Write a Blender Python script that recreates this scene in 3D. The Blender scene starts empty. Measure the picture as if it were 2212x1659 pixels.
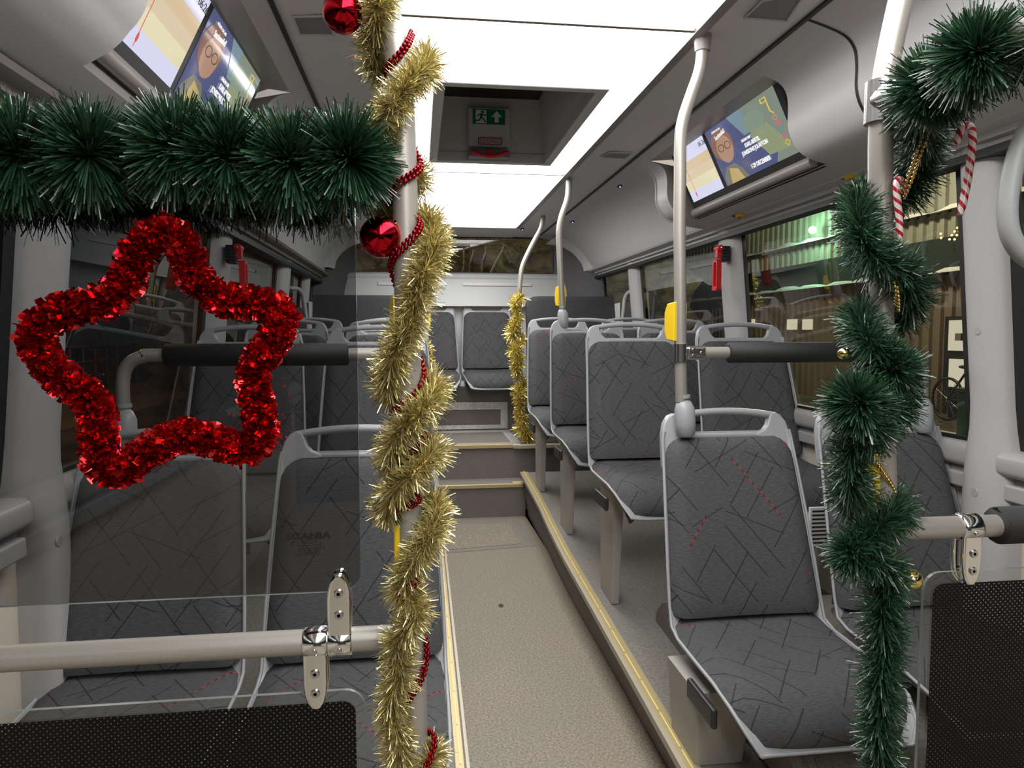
import bpy, math, random
import numpy as np
from mathutils import Vector, Matrix
random.seed(7); rng = np.random.default_rng(11)
sc = bpy.context.scene
COL = sc.collection
PI = math.pi

# ------------------------------------------------------------------ camera
FPX, IW, IH = 1533.0, 2212, 1659
CAM = Vector((-0.36, 0.0, 1.26))
_right = Vector((9.91554279e-01, -1.29689667e-01, -8.38403965e-04))
_up = Vector((9.91554279e-03, 6.93613890e-02, 9.97542320e-01))
_back = Vector((-1.29312778e-01, -9.89125668e-01, 7.00615255e-02))
cam = bpy.data.objects.new('camera', bpy.data.cameras.new('camera'))
COL.objects.link(cam)
m = Matrix.Identity(4)
for i in range(3):
    m[i][0] = _right[i]; m[i][1] = _up[i]; m[i][2] = _back[i]; m[i][3] = CAM[i]
cam.matrix_world = m
cam.data.sensor_width = 36.0
cam.data.lens = FPX / IW * 36.0
cam.data.clip_start = 0.02; cam.data.clip_end = 300
sc.camera = cam

# ------------------------------------------------------------------ light and exposure
w = bpy.data.worlds.new('night'); sc.world = w; w.use_nodes = True
w.node_tree.nodes['Background'].inputs[0].default_value = (0.030, 0.034, 0.040, 1)
w.node_tree.nodes['Background'].inputs[1].default_value = 0.35
PANEL_EMIT = 6.8                      # the lit ceiling panels of the bus, its only real lamps
sc.view_settings.view_transform = 'Standard'
sc.view_settings.look = 'None'
sc.view_settings.exposure = 0.12
sc.view_settings.gamma = 1.0
sc.view_settings.use_curve_mapping = False
sc.cycles.use_denoising = True
sc.cycles.max_bounces = 10
sc.cycles.transparent_max_bounces = 24

# ------------------------------------------------------------------ helpers
def at(px, py, X=None, Y=None, Z=None):
    """sight line of a point of the photograph met with a real plane of the bus"""
    d = _right * (px - IW / 2) - _up * (py - IH / 2) - _back * FPX
    if Y is not None: t = (Y - CAM.y) / d.y
    elif X is not None: t = (X - CAM.x) / d.x
    else: t = (Z - CAM.z) / d.z
    return CAM + d * t

class MB:
    def __init__(s): s.v = []; s.f = []; s.uv = []; s.sm = []
    def add(s, vs, fs, uvs=None, smooth=False):
        o = len(s.v); s.v += [tuple(p) for p in vs]
        s.uv += list(uvs) if uvs is not None else [(p[0], p[2]) for p in vs]
        for f in fs: s.f.append(tuple(i + o for i in f)); s.sm.append(smooth)
        return s
    def box(s, a, b, M=None):
        x0, y0, z0 = a; x1, y1, z1 = b
        vs = [Vector(p) for p in ((x0,y0,z0),(x1,y0,z0),(x1,y1,z0),(x0,y1,z0),(x0,y0,z1),(x1,y0,z1),(x1,y1,z1),(x0,y1,z1))]
        if M is not None: vs = [M @ p for p in vs]
        return s.add(vs, [(0,3,2,1),(4,5,6,7),(0,1,5,4),(1,2,6,5),(2,3,7,6),(3,0,4,7)])
    def prism(s, pts, depth, M):
        """flat outline pts (x,y) extruded from z=0 to depth in the frame M"""
        n = len(pts)
        vs = [M @ Vector((p[0], p[1], 0)) for p in pts] + [M @ Vector((p[0], p[1], depth)) for p in pts]
        uv = [(p[0], p[1]) for p in pts] * 2
        fs = [tuple(range(n))[::-1], tuple(range(n, 2*n))] + [(i, (i+1) % n, n+(i+1) % n, n+i) for i in range(n)]
        return s.add(vs, fs, uv)
    def grid(s, rows, smooth=True, uv=None, close=False):
        nr = len(rows); nc = len(rows[0]); vs = [p for r in rows for p in r]; fs = []
        for i in range(nr-1):
            for j in range(nc if close else nc-1):
                k = (j+1) % nc
                fs.append((i*nc+j, i*nc+k, (i+1)*nc+k, (i+1)*nc+j))
        uvs = [q for r in uv for q in r] if uv else None
        return s.add(vs, fs, uvs, smooth)
    def tube(s, path, r, seg=12, caps=True, closed=False, flat=1.0, side=None):
        P_ = [Vector(p) for p in path]; n = len(P_)
        rr = r if hasattr(r, '__len__') else [r]*n
        T = []
        for i in range(n):
            a = P_[(i-1) % n] if (closed or i > 0) else P_[0]
            b = P_[(i+1) % n] if (closed or i < n-1) else P_[-1]
            t = (b-a); T.append(t.normalized() if t.length > 1e-9 else Vector((0,0,1)))
        ref = Vector(side) if side is not None else (Vector((0,0,1)) if abs(T[0].z) < .9 else Vector((1,0,0)))
        N = (ref - T[0]*ref.dot(T[0])).normalized()
        vs = []; uvs = []; L = 0
        for i in range(n):
            if i: L += (P_[i]-P_[i-1]).length
            if side is not None: N = (ref - T[i]*ref.dot(T[i])).normalized()
            else: N = (N - T[i]*N.dot(T[i])).normalized()
            B = T[i].cross(N)
            for k in range(seg):
                a = 2*PI*k/seg
                vs.append(P_[i] + N*(math.cos(a)*rr[i]) + B*(math.sin(a)*rr[i]*flat)); uvs.append((k/seg, L))
        fs = []
        for i in range(n if closed else n-1):
            j = (i+1) % n
            for k in range(seg):
                l = (k+1) % seg
                fs.append((i*seg+k, i*seg+l, j*seg+l, j*seg+k))
        s.add(vs, fs, uvs, True)
        if caps and not closed:
            s.add([vs[k] for k in range(seg)], [tuple(range(seg))[::-1]], [uvs[k] for k in range(seg)])
            s.add([vs[(n-1)*seg+k] for k in range(seg)], [tuple(range(seg))], [uvs[(n-1)*seg+k] for k in range(seg)])
        return s
    def sphere(s, c, r, nu=12, nv=8, sx=1, sy=1, sz=1):
        c = Vector(c); rows = []
        for i in range(nv+1):
            th = PI*i/nv
            rows.append([c + Vector((r*sx*math.sin(th)*math.cos(2*PI*j/nu), r*sy*math.sin(th)*math.sin(2*PI*j/nu), r*sz*math.cos(th))) for j in range(nu)])
        return s.grid(rows, True, None, True)
    def extr_y(s, prof, y0, y1, smooth=False):
        """profile of (x,z) points swept along the length of the bus"""
        return s.grid([[Vector((p[0], y0, p[1])) for p in prof], [Vector((p[0], y1, p[1])) for p in prof]], smooth)
    def solid_y(s, prof, y0, y1):
        n = len(prof)
        vs = [(p[0], y0, p[1]) for p in prof] + [(p[0], y1, p[1]) for p in prof]
        fs = [tuple(range(n)), tuple(range(n, 2*n))[::-1]] + [(i, n+i, n+(i+1) % n, (i+1) % n) for i in range(n)]
        return s.add(vs, fs)
    def build(s, name, mat, parent=None, loc=None, bevel=0, kind=None, rot=None, autosmooth=False):
        me = bpy.data.meshes.new(name); me.from_pydata(s.v, [], s.f); me.update()
        uvl = me.uv_layers.new(name='uv')
        li = np.empty(len(me.loops), dtype=np.int32); me.loops.foreach_get('vertex_index', li)
        uvl.data.foreach_set('uv', np.asarray(s.uv, dtype=np.float32)[li].ravel())
        me.polygons.foreach_set('use_smooth', np.asarray(s.sm, dtype=bool))
        o = bpy.data.objects.new(name, me); COL.objects.link(o)
        if mat is not None: me.materials.append(mat)
        if parent is not None: o.parent = parent
        if loc is not None: o.location = loc
        if rot is not None: o.rotation_euler = rot
        if bevel:
            b = o.modifiers.new('bevel', 'BEVEL'); b.width = bevel; b.segments = 3; b.limit_method = 'ANGLE'; b.angle_limit = math.radians(35)
            me.polygons.foreach_set('use_smooth', np.ones(len(me.polygons), dtype=bool))
            if not hasattr(me, 'use_auto_smooth'):
                wn = o.modifiers.new('wn', 'WEIGHTED_NORMAL'); wn.keep_sharp = True
        if kind: o['kind'] = kind
        return o

def tag(o, label=None, cat=None, group=None, kind=None):
    if label: o['label'] = label
    if cat: o['category'] = cat
    if group: o['group'] = group
    if kind: o['kind'] = kind
    return o
def thing(name, label, cat, loc=(0,0,0), rz=0, group=None):
    o = bpy.data.objects.new(name, None); COL.objects.link(o); o.empty_display_size = .1
    o.location = loc; o.rotation_euler = (0,0,rz)
    return tag(o, label, cat, group)
def copy_tree(o, parent=None):
    c = o.copy(); COL.objects.link(c)
    if parent is not None: c.parent = parent
    for ch in list(o.children): copy_tree(ch, c)
    return c
def frame(o, x, y):
    x = Vector(x).normalized(); y = Vector(y); y = (y - x*y.dot(x)).normalized(); z = x.cross(y)
    M = Matrix.Identity(4)
    for i in range(3): M[i][0] = x[i]; M[i][1] = y[i]; M[i][2] = z[i]; M[i][3] = o[i]
    return M
def smooth_path(pts, n=8, closed=False):
    P_ = [Vector(p) for p in pts]; out = []; m_ = len(P_)
    rngi = range(m_) if closed else range(m_-1)
    for i in rngi:
        if closed: p0,p1,p2,p3 = P_[(i-1) % m_],P_[i],P_[(i+1) % m_],P_[(i+2) % m_]
        else: p0,p1,p2,p3 = P_[max(i-1,0)],P_[i],P_[i+1],P_[min(i+2,m_-1)]
        for k in range(n):
            t = k/n
            out.append(.5*((2*p1)+(p2-p0)*t+(2*p0-5*p1+4*p2-p3)*t*t+(3*p1-p0-3*p2+p3)*t**3))
    if not closed: out.append(P_[-1])
    return out
def rrect(w_, h_, r, n=5, cx=0, cy=0):
    out = []
    for (sx, sy, a0) in ((1,1,0),(-1,1,PI/2),(-1,-1,PI),(1,-1,3*PI/2)):
        for k in range(n+1):
            a = a0+PI/2*k/n
            out.append((cx+sx*(w_/2-r)+r*math.cos(a), cy+sy*(h_/2-r)+r*math.sin(a)))
    return out
def text(name, body, size, M, mat, parent, align='CENTER', depth=.0004, bold=0, sx=1.0):
    cu = bpy.data.curves.new('t', 'FONT'); cu.body = body; cu.size = size; cu.align_x = align; cu.align_y = 'CENTER'
    cu.extrude = depth; cu.offset = bold; cu.resolution_u = 3
    t = bpy.data.objects.new('t', cu); COL.objects.link(t)
    dg = bpy.context.evaluated_depsgraph_get(); dg.update()
    me = bpy.data.meshes.new_from_object(t.evaluated_get(dg))
    bpy.data.objects.remove(t)
    me.name = name
    me.transform(M @ Matrix.Diagonal((sx,1,1,1))); me.materials.clear(); me.materials.append(mat)
    o = bpy.data.objects.new(name, me); COL.objects.link(o); o.parent = parent
    return o

# ------------------------------------------------------------------ materials
def mat(name, col, rough=.5, metal=0., spec=.5, emit=None, estr=0, coat=0):
    mt = bpy.data.materials.new(name); mt.use_nodes = True
    b = mt.node_tree.nodes['Principled BSDF']
    b.inputs['Base Color'].default_value = (*col, 1); b.inputs['Roughness'].default_value = rough
    b.inputs['Metallic'].default_value = metal; b.inputs['Specular IOR Level'].default_value = spec
    b.inputs['Coat Weight'].default_value = coat
    if emit: b.inputs['Emission Color'].default_value = (*emit, 1); b.inputs['Emission Strength'].default_value = estr
    return mt
class NT:
    def __init__(s, mt): s.nt = mt.node_tree; s.b = s.nt.nodes.get('Principled BSDF')
    def n(s, t, **k):
        nd = s.nt.nodes.new(t)
        for a, v in k.items(): setattr(nd, a, v)
        return nd
    def l(s, a, b): s.nt.links.new(a, b)
    def m(s, op, a, b=None, c=None):
        nd = s.n('ShaderNodeMath', operation=op)
        for i, v in enumerate((a, b, c)):
            if v is None: continue
            if isinstance(v, (int, float)): nd.inputs[i].default_value = v
            else: s.l(v, nd.inputs[i])
        return nd.outputs[0]
    def mix(s, f, a, b):
        nd = s.n('ShaderNodeMix', data_type='RGBA')
        if isinstance(f, (int, float)): nd.inputs[0].default_value = f
        else: s.l(f, nd.inputs[0])
        for i, v in ((6, a), (7, b)):
            if isinstance(v, tuple): nd.inputs[i].default_value = (*v, 1)
            else: s.l(v, nd.inputs[i])
        return nd.outputs[2]
    def noise(s, vec, scale, detail=3, rough=.5):
        nd = s.n('ShaderNodeTexNoise'); nd.inputs['Scale'].default_value = scale; nd.inputs['Detail'].default_value = detail; nd.inputs['Roughness'].default_value = rough
        if vec is not None: s.l(vec, nd.inputs['Vector'])
        return nd.outputs['Fac']
    def bump(s, h, strength=.2, dist=.002):
        nd = s.n('ShaderNodeBump'); nd.inputs['Strength'].default_value = strength; nd.inputs['Distance'].default_value = dist
        s.l(h, nd.inputs['Height']); s.l(nd.outputs[0], s.b.inputs['Normal'])
def obj_co(N): return N.n('ShaderNodeTexCoord').outputs['Object']
def uv_co(N): return N.n('ShaderNodeTexCoord').outputs['UV']
def grain(mt, scale, c1, c2, bump=.15, dist=.001, lo=.35, hi=.65, big=None):
    N = NT(mt); co = obj_co(N)
    f = N.noise(co, scale, 3, .6)
    mr = N.n('ShaderNodeMapRange'); N.l(f, mr.inputs[0]); mr.inputs[1].default_value = lo; mr.inputs[2].default_value = hi
    c = N.mix(mr.outputs[0], c1, c2)
    if big:
        g = N.noise(co, big[0], 3, .6)
        mr2 = N.n('ShaderNodeMapRange'); N.l(g, mr2.inputs[0]); mr2.inputs[1].default_value = .35; mr2.inputs[2].default_value = .7
        c = N.mix(N.m('MULTIPLY', mr2.outputs[0], big[1]), c, big[2])
    N.l(c, N.b.inputs['Base Color']); N.bump(f, bump, dist)
    return mt

M = {}
M['panel_grey'] = grain(mat('panel_grey', (.40,.39,.40), .42), 240, (.60,.588,.60), (.64,.628,.64), .05, .0005)
M['pillar_grey'] = grain(mat('pillar_grey', (.44,.43,.43), .42), 240, (.425,.415,.415), (.455,.445,.445), .05, .0005)
M['ceil_grey'] = grain(mat('ceil_grey', (.40,.39,.40), .5), 260, (.72,.71,.73), (.76,.75,.77), .04, .0004)
M['trim_brown'] = mat('trim_brown', (.30,.275,.26), .38)
M['seal'] = mat('seal', (.012,.012,.012), .5)
M['dark'] = mat('dark', (.02,.02,.02), .6)
M['cream'] = grain(mat('cream', (.60,.54,.45), .5), 300, (.58,.52,.43), (.62,.56,.47), .05, .0004)
M['belt'] = mat('belt', (.37,.36,.35), .38)
M['shell'] = mat('shell', (.35,.36,.37), .38)
M['shell_dark'] = mat('shell_dark', (.23,.23,.24), .4)
M['leg'] = grain(mat('leg', (.33,.31,.28), .5), 300, (.32,.30,.275), (.35,.33,.30), .05, .0003)
M['tube'] = grain(mat('tube', (.55,.51,.46), .40, .40), 900, (.355,.33,.297), (.41,.385,.35), .08, .0002)
M['chrome'] = mat('chrome', (.82,.82,.82), .10, 1.0)
M['chrome_dull'] = mat('chrome_dull', (.62,.62,.63), .22, 1.0)
M['screw'] = mat('screw', (.55,.55,.55), .25, 1.0)
M['fabric_corner'] = mat('fabric_corner', (.13,.13,.135), .75, 0, .2)
M['foam'] = grain(mat('foam', (.013,.013,.013), .62), 500, (.010,.010,.010), (.018,.018,.018), .5, .001)
M['yellow'] = mat('yellow', (.85,.58,.02), .35)
M['floor'] = grain(mat('floor', (.3,.27,.22), .6), 130, (.160,.134,.097), (.345,.298,.228), .10, .0008, .36, .64, (3.5, .22, (.205,.182,.148)))
M['podium'] = grain(mat('podium', (.2,.19,.17), .6), 130, (.155,.146,.126), (.26,.245,.212), .10, .0008, .36, .64, (4, .35, (.165,.157,.138)))
M['riser'] = grain(mat('riser', (.2,.18,.17), .65), 160, (.150,.130,.120), (.205,.182,.168), .1, .0008, .36, .64, (5, .4, (.13,.118,.11)))
M['strip'] = mat('strip', (.50,.40,.21), .4, .3)
M['strip_alu'] = mat('strip_alu', (.46,.41,.31), .45, .3)
M['strip_yellow'] = mat('strip_yellow', (.85,.66,.22), .4)
M['metal_plate'] = grain(mat('metal_plate', (.62,.60,.57), .35, .3), 60, (.50,.48,.45), (.68,.66,.63), .05, .0005)
M['red_plastic'] = mat('red_plastic', (.62,.02,.025), .35)
M['black_plastic'] = mat('black_plastic', (.02,.02,.022), .4)
M['white'] = mat('white', (.8,.8,.8), .4)
M['green_sign'] = mat('green_sign', (.0,.16,.085), .4)
M['red_ball'] = mat('red_ball', (.50,.008,.02), .07, 1.0)
M['red_bead'] = mat('red_bead', (.27,.006,.012), .14, .9)
M['gold_bead'] = mat('gold_bead', (.80,.58,.22), .15, 1.0)
M['gold_ball'] = mat('gold_ball', (.85,.68,.22), .08, 1.0)
M['cord'] = mat('cord', (.75,.75,.75), .4)
M['clear_edge'] = mat('clear_edge', (.20,.22,.21), .15)
M['snow'] = mat('snow', (.75,.78,.76), .8)
M['ink'] = mat('ink', (.004,.004,.004), .5)

def emitter(name, col, strength):
    mt = bpy.data.materials.new(name); mt.use_nodes = True; nt = mt.node_tree; nt.nodes.clear()
    e = nt.nodes.new('ShaderNodeEmission'); e.inputs[0].default_value = (*col, 1); e.inputs[1].default_value = strength
    o = nt.nodes.new('ShaderNodeOutputMaterial'); nt.links.new(e.outputs[0], o.inputs[0]); return mt
M['light'] = emitter('light', (1.0,.988,.975), PANEL_EMIT)
M['led'] = emitter('led', (.12,.16,1.0), 5)

def screen_mat(name, col, strength):
    """lit display pixels under a glossy cover glass"""
    return mat(name, (.01,.01,.01), .06, 0, .5, col, strength)

def glass(name, tint, gloss=1.0, rough=.01):
    mt = bpy.data.materials.new(name); mt.use_nodes = True; nt = mt.node_tree; nt.nodes.clear()
    t = nt.nodes.new('ShaderNodeBsdfTransparent'); t.inputs[0].default_value = (*tint, 1)
    g = nt.nodes.new('ShaderNodeBsdfGlossy'); g.inputs['Roughness'].default_value = rough; g.inputs[0].default_value = (gloss, gloss, gloss, 1)
    fr = nt.nodes.new('ShaderNodeFresnel'); ge = nt.nodes.new('ShaderNodeNewGeometry'); mr = nt.nodes.new('ShaderNodeMapRange')
    mr.inputs[3].default_value = 1.52; mr.inputs[4].default_value = 1/1.52      # the same glass from either side
    nt.links.new(ge.outputs['Backfacing'], mr.inputs[0]); nt.links.new(mr.outputs[0], fr.inputs[0])
    mx = nt.nodes.new('ShaderNodeMixShader'); o = nt.nodes.new('ShaderNodeOutputMaterial')
    nt.links.new(fr.outputs[0], mx.inputs[0]); nt.links.new(t.outputs[0], mx.inputs[1]); nt.links.new(g.outputs[0], mx.inputs[2]); nt.links.new(mx.outputs[0], o.inputs[0])
    return mt
M['pane_smoke'] = glass('pane_smoke', (.41,.42,.42))
M['window_glass'] = glass('window_glass', (.55,.58,.57), 1.4)
M['clear'] = glass('clear', (.90,.92,.91))

def frit(name, pitch, hole):
    """clear pane printed with a black grid that leaves small square openings"""
    mt = glass(name, (.86,.88,.87)); nt = mt.node_tree
    N = NT(mt); uv = uv_co(N)
    sp = N.n('ShaderNodeSeparateXYZ'); N.l(uv, sp.inputs[0])
    row = N.m('FLOOR', N.m('DIVIDE', sp.outputs[1], pitch*.5))
    off = N.m('MULTIPLY', N.m('MODULO', N.m('ABSOLUTE', row), 2.0), .5)
    fu = N.m('ABSOLUTE', N.m('SUBTRACT', N.m('FRACT', N.m('ADD', N.m('DIVIDE', sp.outputs[0], pitch), off)), .5))
    fv = N.m('ABSOLUTE', N.m('SUBTRACT', N.m('FRACT', N.m('DIVIDE', sp.outputs[1], pitch*.5)), .5))
    hole_m = N.m('MULTIPLY', N.m('LESS_THAN', fu, hole), N.m('LESS_THAN', fv, hole*2))
    pr = N.n('ShaderNodeBsdfPrincipled'); pr.inputs['Base Color'].default_value = (.003,.003,.003,1); pr.inputs['Roughness'].default_value = .3; pr.inputs['Specular IOR Level'].default_value = .2
    out = [x for x in nt.nodes if x.type == 'OUTPUT_MATERIAL'][0]; mx0 = out.inputs[0].links[0].from_node
    mx = N.n('ShaderNodeMixShader'); N.l(hole_m, mx.inputs[0]); N.l(pr.outputs[0], mx.inputs[1]); N.l(mx0.outputs[0], mx.inputs[2]); N.l(mx.outputs[0], out.inputs[0])
    return mt
M['frit'] = frit('frit', .0086, .10)

def fabric(name):
    mt = mat(name, (.07,.07,.073), .85, 0, .25); N = NT(mt); uv0 = uv_co(N)
    va = N.n('ShaderNodeVectorMath', operation='ADD'); oi = N.n('ShaderNodeObjectInfo'); cx = N.n('ShaderNodeCombineXYZ')     # every seat is cut from another stretch of the cloth
    N.l(N.m('MULTIPLY', oi.outputs['Random'], 9.0), cx.inputs[0]); N.l(N.m('MULTIPLY', oi.outputs['Random'], 23.0), cx.inputs[1])
    N.l(uv0, va.inputs[0]); N.l(cx.outputs[0], va.inputs[1]); uv = va.outputs[0]
    nz = N.n('ShaderNodeMapping'); nz.inputs['Scale'].default_value = (60, 420, 1); N.l(uv, nz.inputs[0])
    f = N.noise(nz.outputs[0], 1.0, 3, .6)
    mr = N.n('ShaderNodeMapRange'); N.l(f, mr.inputs[0]); mr.inputs[1].default_value = .3; mr.inputs[2].default_value = .7
    c = N.mix(mr.outputs[0], (.055,.055,.058), (.102,.101,.103))
    def lines(ang, su, sv, thick, seed, prob):
        mp = N.n('ShaderNodeMapping'); mp.inputs['Rotation'].default_value = (0,0,ang); mp.inputs['Location'].default_value = (seed*.37, seed*.71, 0); N.l(uv, mp.inputs[0])
        sp = N.n('ShaderNodeSeparateXYZ'); N.l(mp.outputs[0], sp.inputs[0])
        u = N.m('MULTIPLY', sp.outputs[0], su)
        fl = N.m('FLOOR', u)
        wn0 = N.n('ShaderNodeTexWhiteNoise', noise_dimensions='1D'); N.l(N.m('ADD', fl, seed), wn0.inputs['W'])
        v = N.m('ADD', N.m('MULTIPLY', sp.outputs[1], sv), wn0.outputs['Value'])
        cb = N.n('ShaderNodeCombineXYZ'); N.l(fl, cb.inputs[0]); N.l(N.m('FLOOR', v), cb.inputs[1]); cb.inputs[2].default_value = seed
        wn = N.n('ShaderNodeTexWhiteNoise', noise_dimensions='3D'); N.l(cb.outputs[0], wn.inputs['Vector'])
        sc_ = N.n('ShaderNodeSeparateXYZ'); N.l(wn.outputs['Color'], sc_.inputs[0])
        pos = N.m('ADD', N.m('MULTIPLY', sc_.outputs[0], .7), .15)
        d = N.m('ABSOLUTE', N.m('SUBTRACT', N.m('FRACT', u), pos))
        ln = N.m('LESS_THAN', d, thick*su)
        vf = N.m('FRACT', v)
        ext = N.m('MULTIPLY', N.m('GREATER_THAN', vf, .06), N.m('LESS_THAN', vf, N.m('ADD', N.m('MULTIPLY', sc_.outputs[1], .45), .5)))
        on = N.m('MULTIPLY', N.m('MULTIPLY', ln, ext), N.m('LESS_THAN', sc_.outputs[2], prob))
        red = N.m('MULTIPLY', on, N.m('LESS_THAN', sc_.outputs[2], prob*.055))
        dash = N.m('LESS_THAN', N.m('FRACT', N.m('MULTIPLY', sp.outputs[1], 45)), .55)
        return on, N.m('MULTIPLY', red, dash)
    reds = []
    for a in ((.62, 13, 4.2,   .0016, 3, .95), (-.68, 12, 3.8, .0016, 17, .95), (1.12, 8, 4.5, .0013, 29, .6), (-1.2, 7, 4.4, .0013, 41, .55)):
        on, r = lines(*a); c = N.mix(N.m('MULTIPLY', on, .72), c, (.014,.014,.016)); reds.append(r)
    for r in reds[:2]: c = N.mix(N.m('MULTIPLY', r, .85), c, (.42,.035,.06))
    N.l(c, N.b.inputs['Base Color']); N.bump(f, .25, .0006)
    return mt
M['fabric'] = fabric('fabric')
M['fabric_plain'] = grain(mat('fabric_plain', (.045,.045,.048), .9, 0, .2), 300, (.036,.036,.039), (.06,.06,.064), .2, .0006)

def foil(name, cols, rough, metal, spec=.5):
    """shade varies from strand to strand"""
    mt = mat(name, cols[0], rough, metal, spec); N = NT(mt)
    g = N.n('ShaderNodeNewGeometry'); r = N.n('ShaderNodeValToRGB'); N.l(g.outputs['Random Per Island'], r.inputs[0])
    el = r.color_ramp.elements
    while len(el) < len(cols): el.new(.5)
    for i, c in enumerate(cols): el[i].position = i/(len(cols)-1); el[i].color = (*c, 1)
    N.l(r.outputs[0], N.b.inputs['Base Color'])
    return mt
M['gold_foil'] = foil('gold_foil', [(.42,.355,.12),(.66,.575,.26),(.92,.87,.62)], .25, .80)
M['gold_far'] = foil('gold_far', [(.60,.48,.10),(.86,.73,.22),(.96,.88,.45)], .28, .75)
M['red_foil'] = foil('red_foil', [(.45,.006,.014),(.72,.018,.026),(.88,.07,.06)], .17, .92)
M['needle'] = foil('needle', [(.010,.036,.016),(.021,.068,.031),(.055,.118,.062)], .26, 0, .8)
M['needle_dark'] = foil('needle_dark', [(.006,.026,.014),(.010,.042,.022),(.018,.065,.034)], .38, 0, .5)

# ------------------------------------------------------------------ shell of the bus
YF, YR = -3.4, 6.25
SILL = {1: .94, -1: .905}
TOP = {1: 1.775, -1: 1.72}
def xw(s, z):                       # inner face of the side, leaning in towards the roof
    return s*(1.275 - .095*max(0, z-.9))
def podz(y): return .16 + .047*(y-1.66)

fl = MB(); fl.add([(-.40,YF,0),(.47,YF,0),(.36,4.80,0),(-.28,4.80,0)], [(0,1,2,3)])
fl.add([(-1.3,YF,-.002),(1.3,YF,-.002),(1.3,1.0,-.002),(-1.3,1.0,-.002)], [(0,1,2,3)])
floor = fl.build('floor', M['floor'], kind='structure')
tag(floor, 'speckled beige vinyl aisle floor running to the rear steps')
edge_r = [(.30,1.02),(.30,3.2),(.31,3.6),(.325,4.0),(.335,4.8)]
def edge_xr(y):
    for (x0,y0),(x1,y1) in zip(edge_r, edge_r[1:]):
        if y <= y1: return x0+(x1-x0)*(y-y0)/(y1-y0)
    return edge_r[-1][0]
ys = [1.02+.21*i for i in range(19)]; ys[-1] = 4.80
for s in (1, -1):
    top = []; ris = []
    for y in ys:
        xe = edge_xr(y) if s > 0 else -.255
        top.append([Vector((xe,y,podz(y))), Vector((s*1.3,y,podz(y)))])
        ris.append([Vector((xe+.004*s,y,podz(y))), Vector((xe+(.045*s if s > 0 else 0),y,0))])
    MB().grid(top, False).build('platform', M['podium'], floor)
    rs = MB().grid(ris, False)
    rs.add([(ris[0][0].x,1.02,podz(1.02)),(s*1.3,1.02,podz(1.02)),(s*1.3,1.02,0),(ris[0][1].x,1.02,0)], [(0,1,2,3)])
    rs.build('platform_riser', M['riser'], floor)
    for (off, wd, up, mm, nm) in ((-.012,.014,.004,'strip_alu','edge_nosing'),(.002,.036,.0035,'strip','edge_strip')):
        r1 = []
        for y in ys:
            xe = (edge_xr(y) if s > 0 else -.255); z = podz(y)
            a, b = xe+s*off, xe+s*(off+wd*(1 if s > 0 else .6))
            r1.append([Vector((a,y,z-.018 if nm == 'edge_nosing' else z)), Vector((a,y,z+up)), Vector((b,y,z+up)), Vector((b,y,z-.001))])
        MB().grid(r1, False).build(nm, M[mm], floor)
    ins = MB()
    y = 1.05
    while y < 4.7:
        xe = (edge_xr(y)+.016 if s > 0 else -.266); x2 = (edge_xr(y+.16)+.016 if s > 0 else -.266)
        z, z2 = podz(y)+.0045, podz(y+.16)+.0045
        ins.add([(xe-.0022,y,z),(xe+.0022,y,z),(x2+.0022,y+.16,z2),(x2-.0022,y+.16,z2)], [(0,1,2,3)])
        y += .172
    ins.build('edge_insert', M['strip_yellow'], floor)
# floor hatch in front of the steps
h = MB(); h.add([(-.262,4.02,.0015),(.325,4.10,.0015),(.30,4.72,.0015),(-.262,4.72,.0015)], [(0,1,2,3)])
h.build('floor_hatch_frame', M['podium'], floor)
h = MB(); h.add([(-.262,4.08,.003),(.235,4.15,.003),(.225,4.62,.003),(-.262,4.62,.003)], [(0,1,2,3)])
h.build('floor_hatch', M['floor'], floor)
dsk = MB(); c = at(1082, 1308, Z=.001)
dsk.add([(c.x+.012*math.cos(2*PI*k/12), c.y+.022*math.sin(2*PI*k/12), .0012) for k in range(12)], [tuple(range(12))])
dsk.build('floor_stud', M['dark'], floor)
# rear steps
st = MB(); st.box((-.27,4.80,-.01),(.36,5.02,.222)); st.build('step', M['riser'], floor)
st = MB(); st.box((-.262,4.81,.222),(.352,5.02,.226)); st.build('step_tread', M['podium'], floor)
st = MB(); st.box((-.262,4.786,.205),(.345,4.815,.232)); st.build('step_nosing', M['strip'], floor, bevel=.004)
st = MB(); st.box((.275,4.815,.226),(.345,4.835,.236)); st.build('nosing_end', M['strip_yellow'], floor)
st = MB(); st.box((-1.29,5.02,-.01),(1.29,5.85,.462)); st.build('rear_platform', M['riser'], floor)
st = MB(); st.box((-.27,5.02,.462),(.34,5.85,.466)); st.build('rear_tread', M['podium'], floor)
st = MB(); st.box((-.27,5.0,.446),(.315,5.035,.474)); st.build('step_nosing', M['strip'], floor, bevel=.004)
st = MB(); st.box((.335,4.98,.44),(1.28,5.03,.47)); st.box((-1.28,4.98,.44),(-.27,5.03,.47)); st.build('platform_nosing', M['strip_alu'], floor, bevel=.006)
st = MB(); st.box((.30,4.985,.438),(.36,5.06,.476)); st.build('nosing_corner', M['strip_alu'], floor, bevel=.01)
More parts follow.
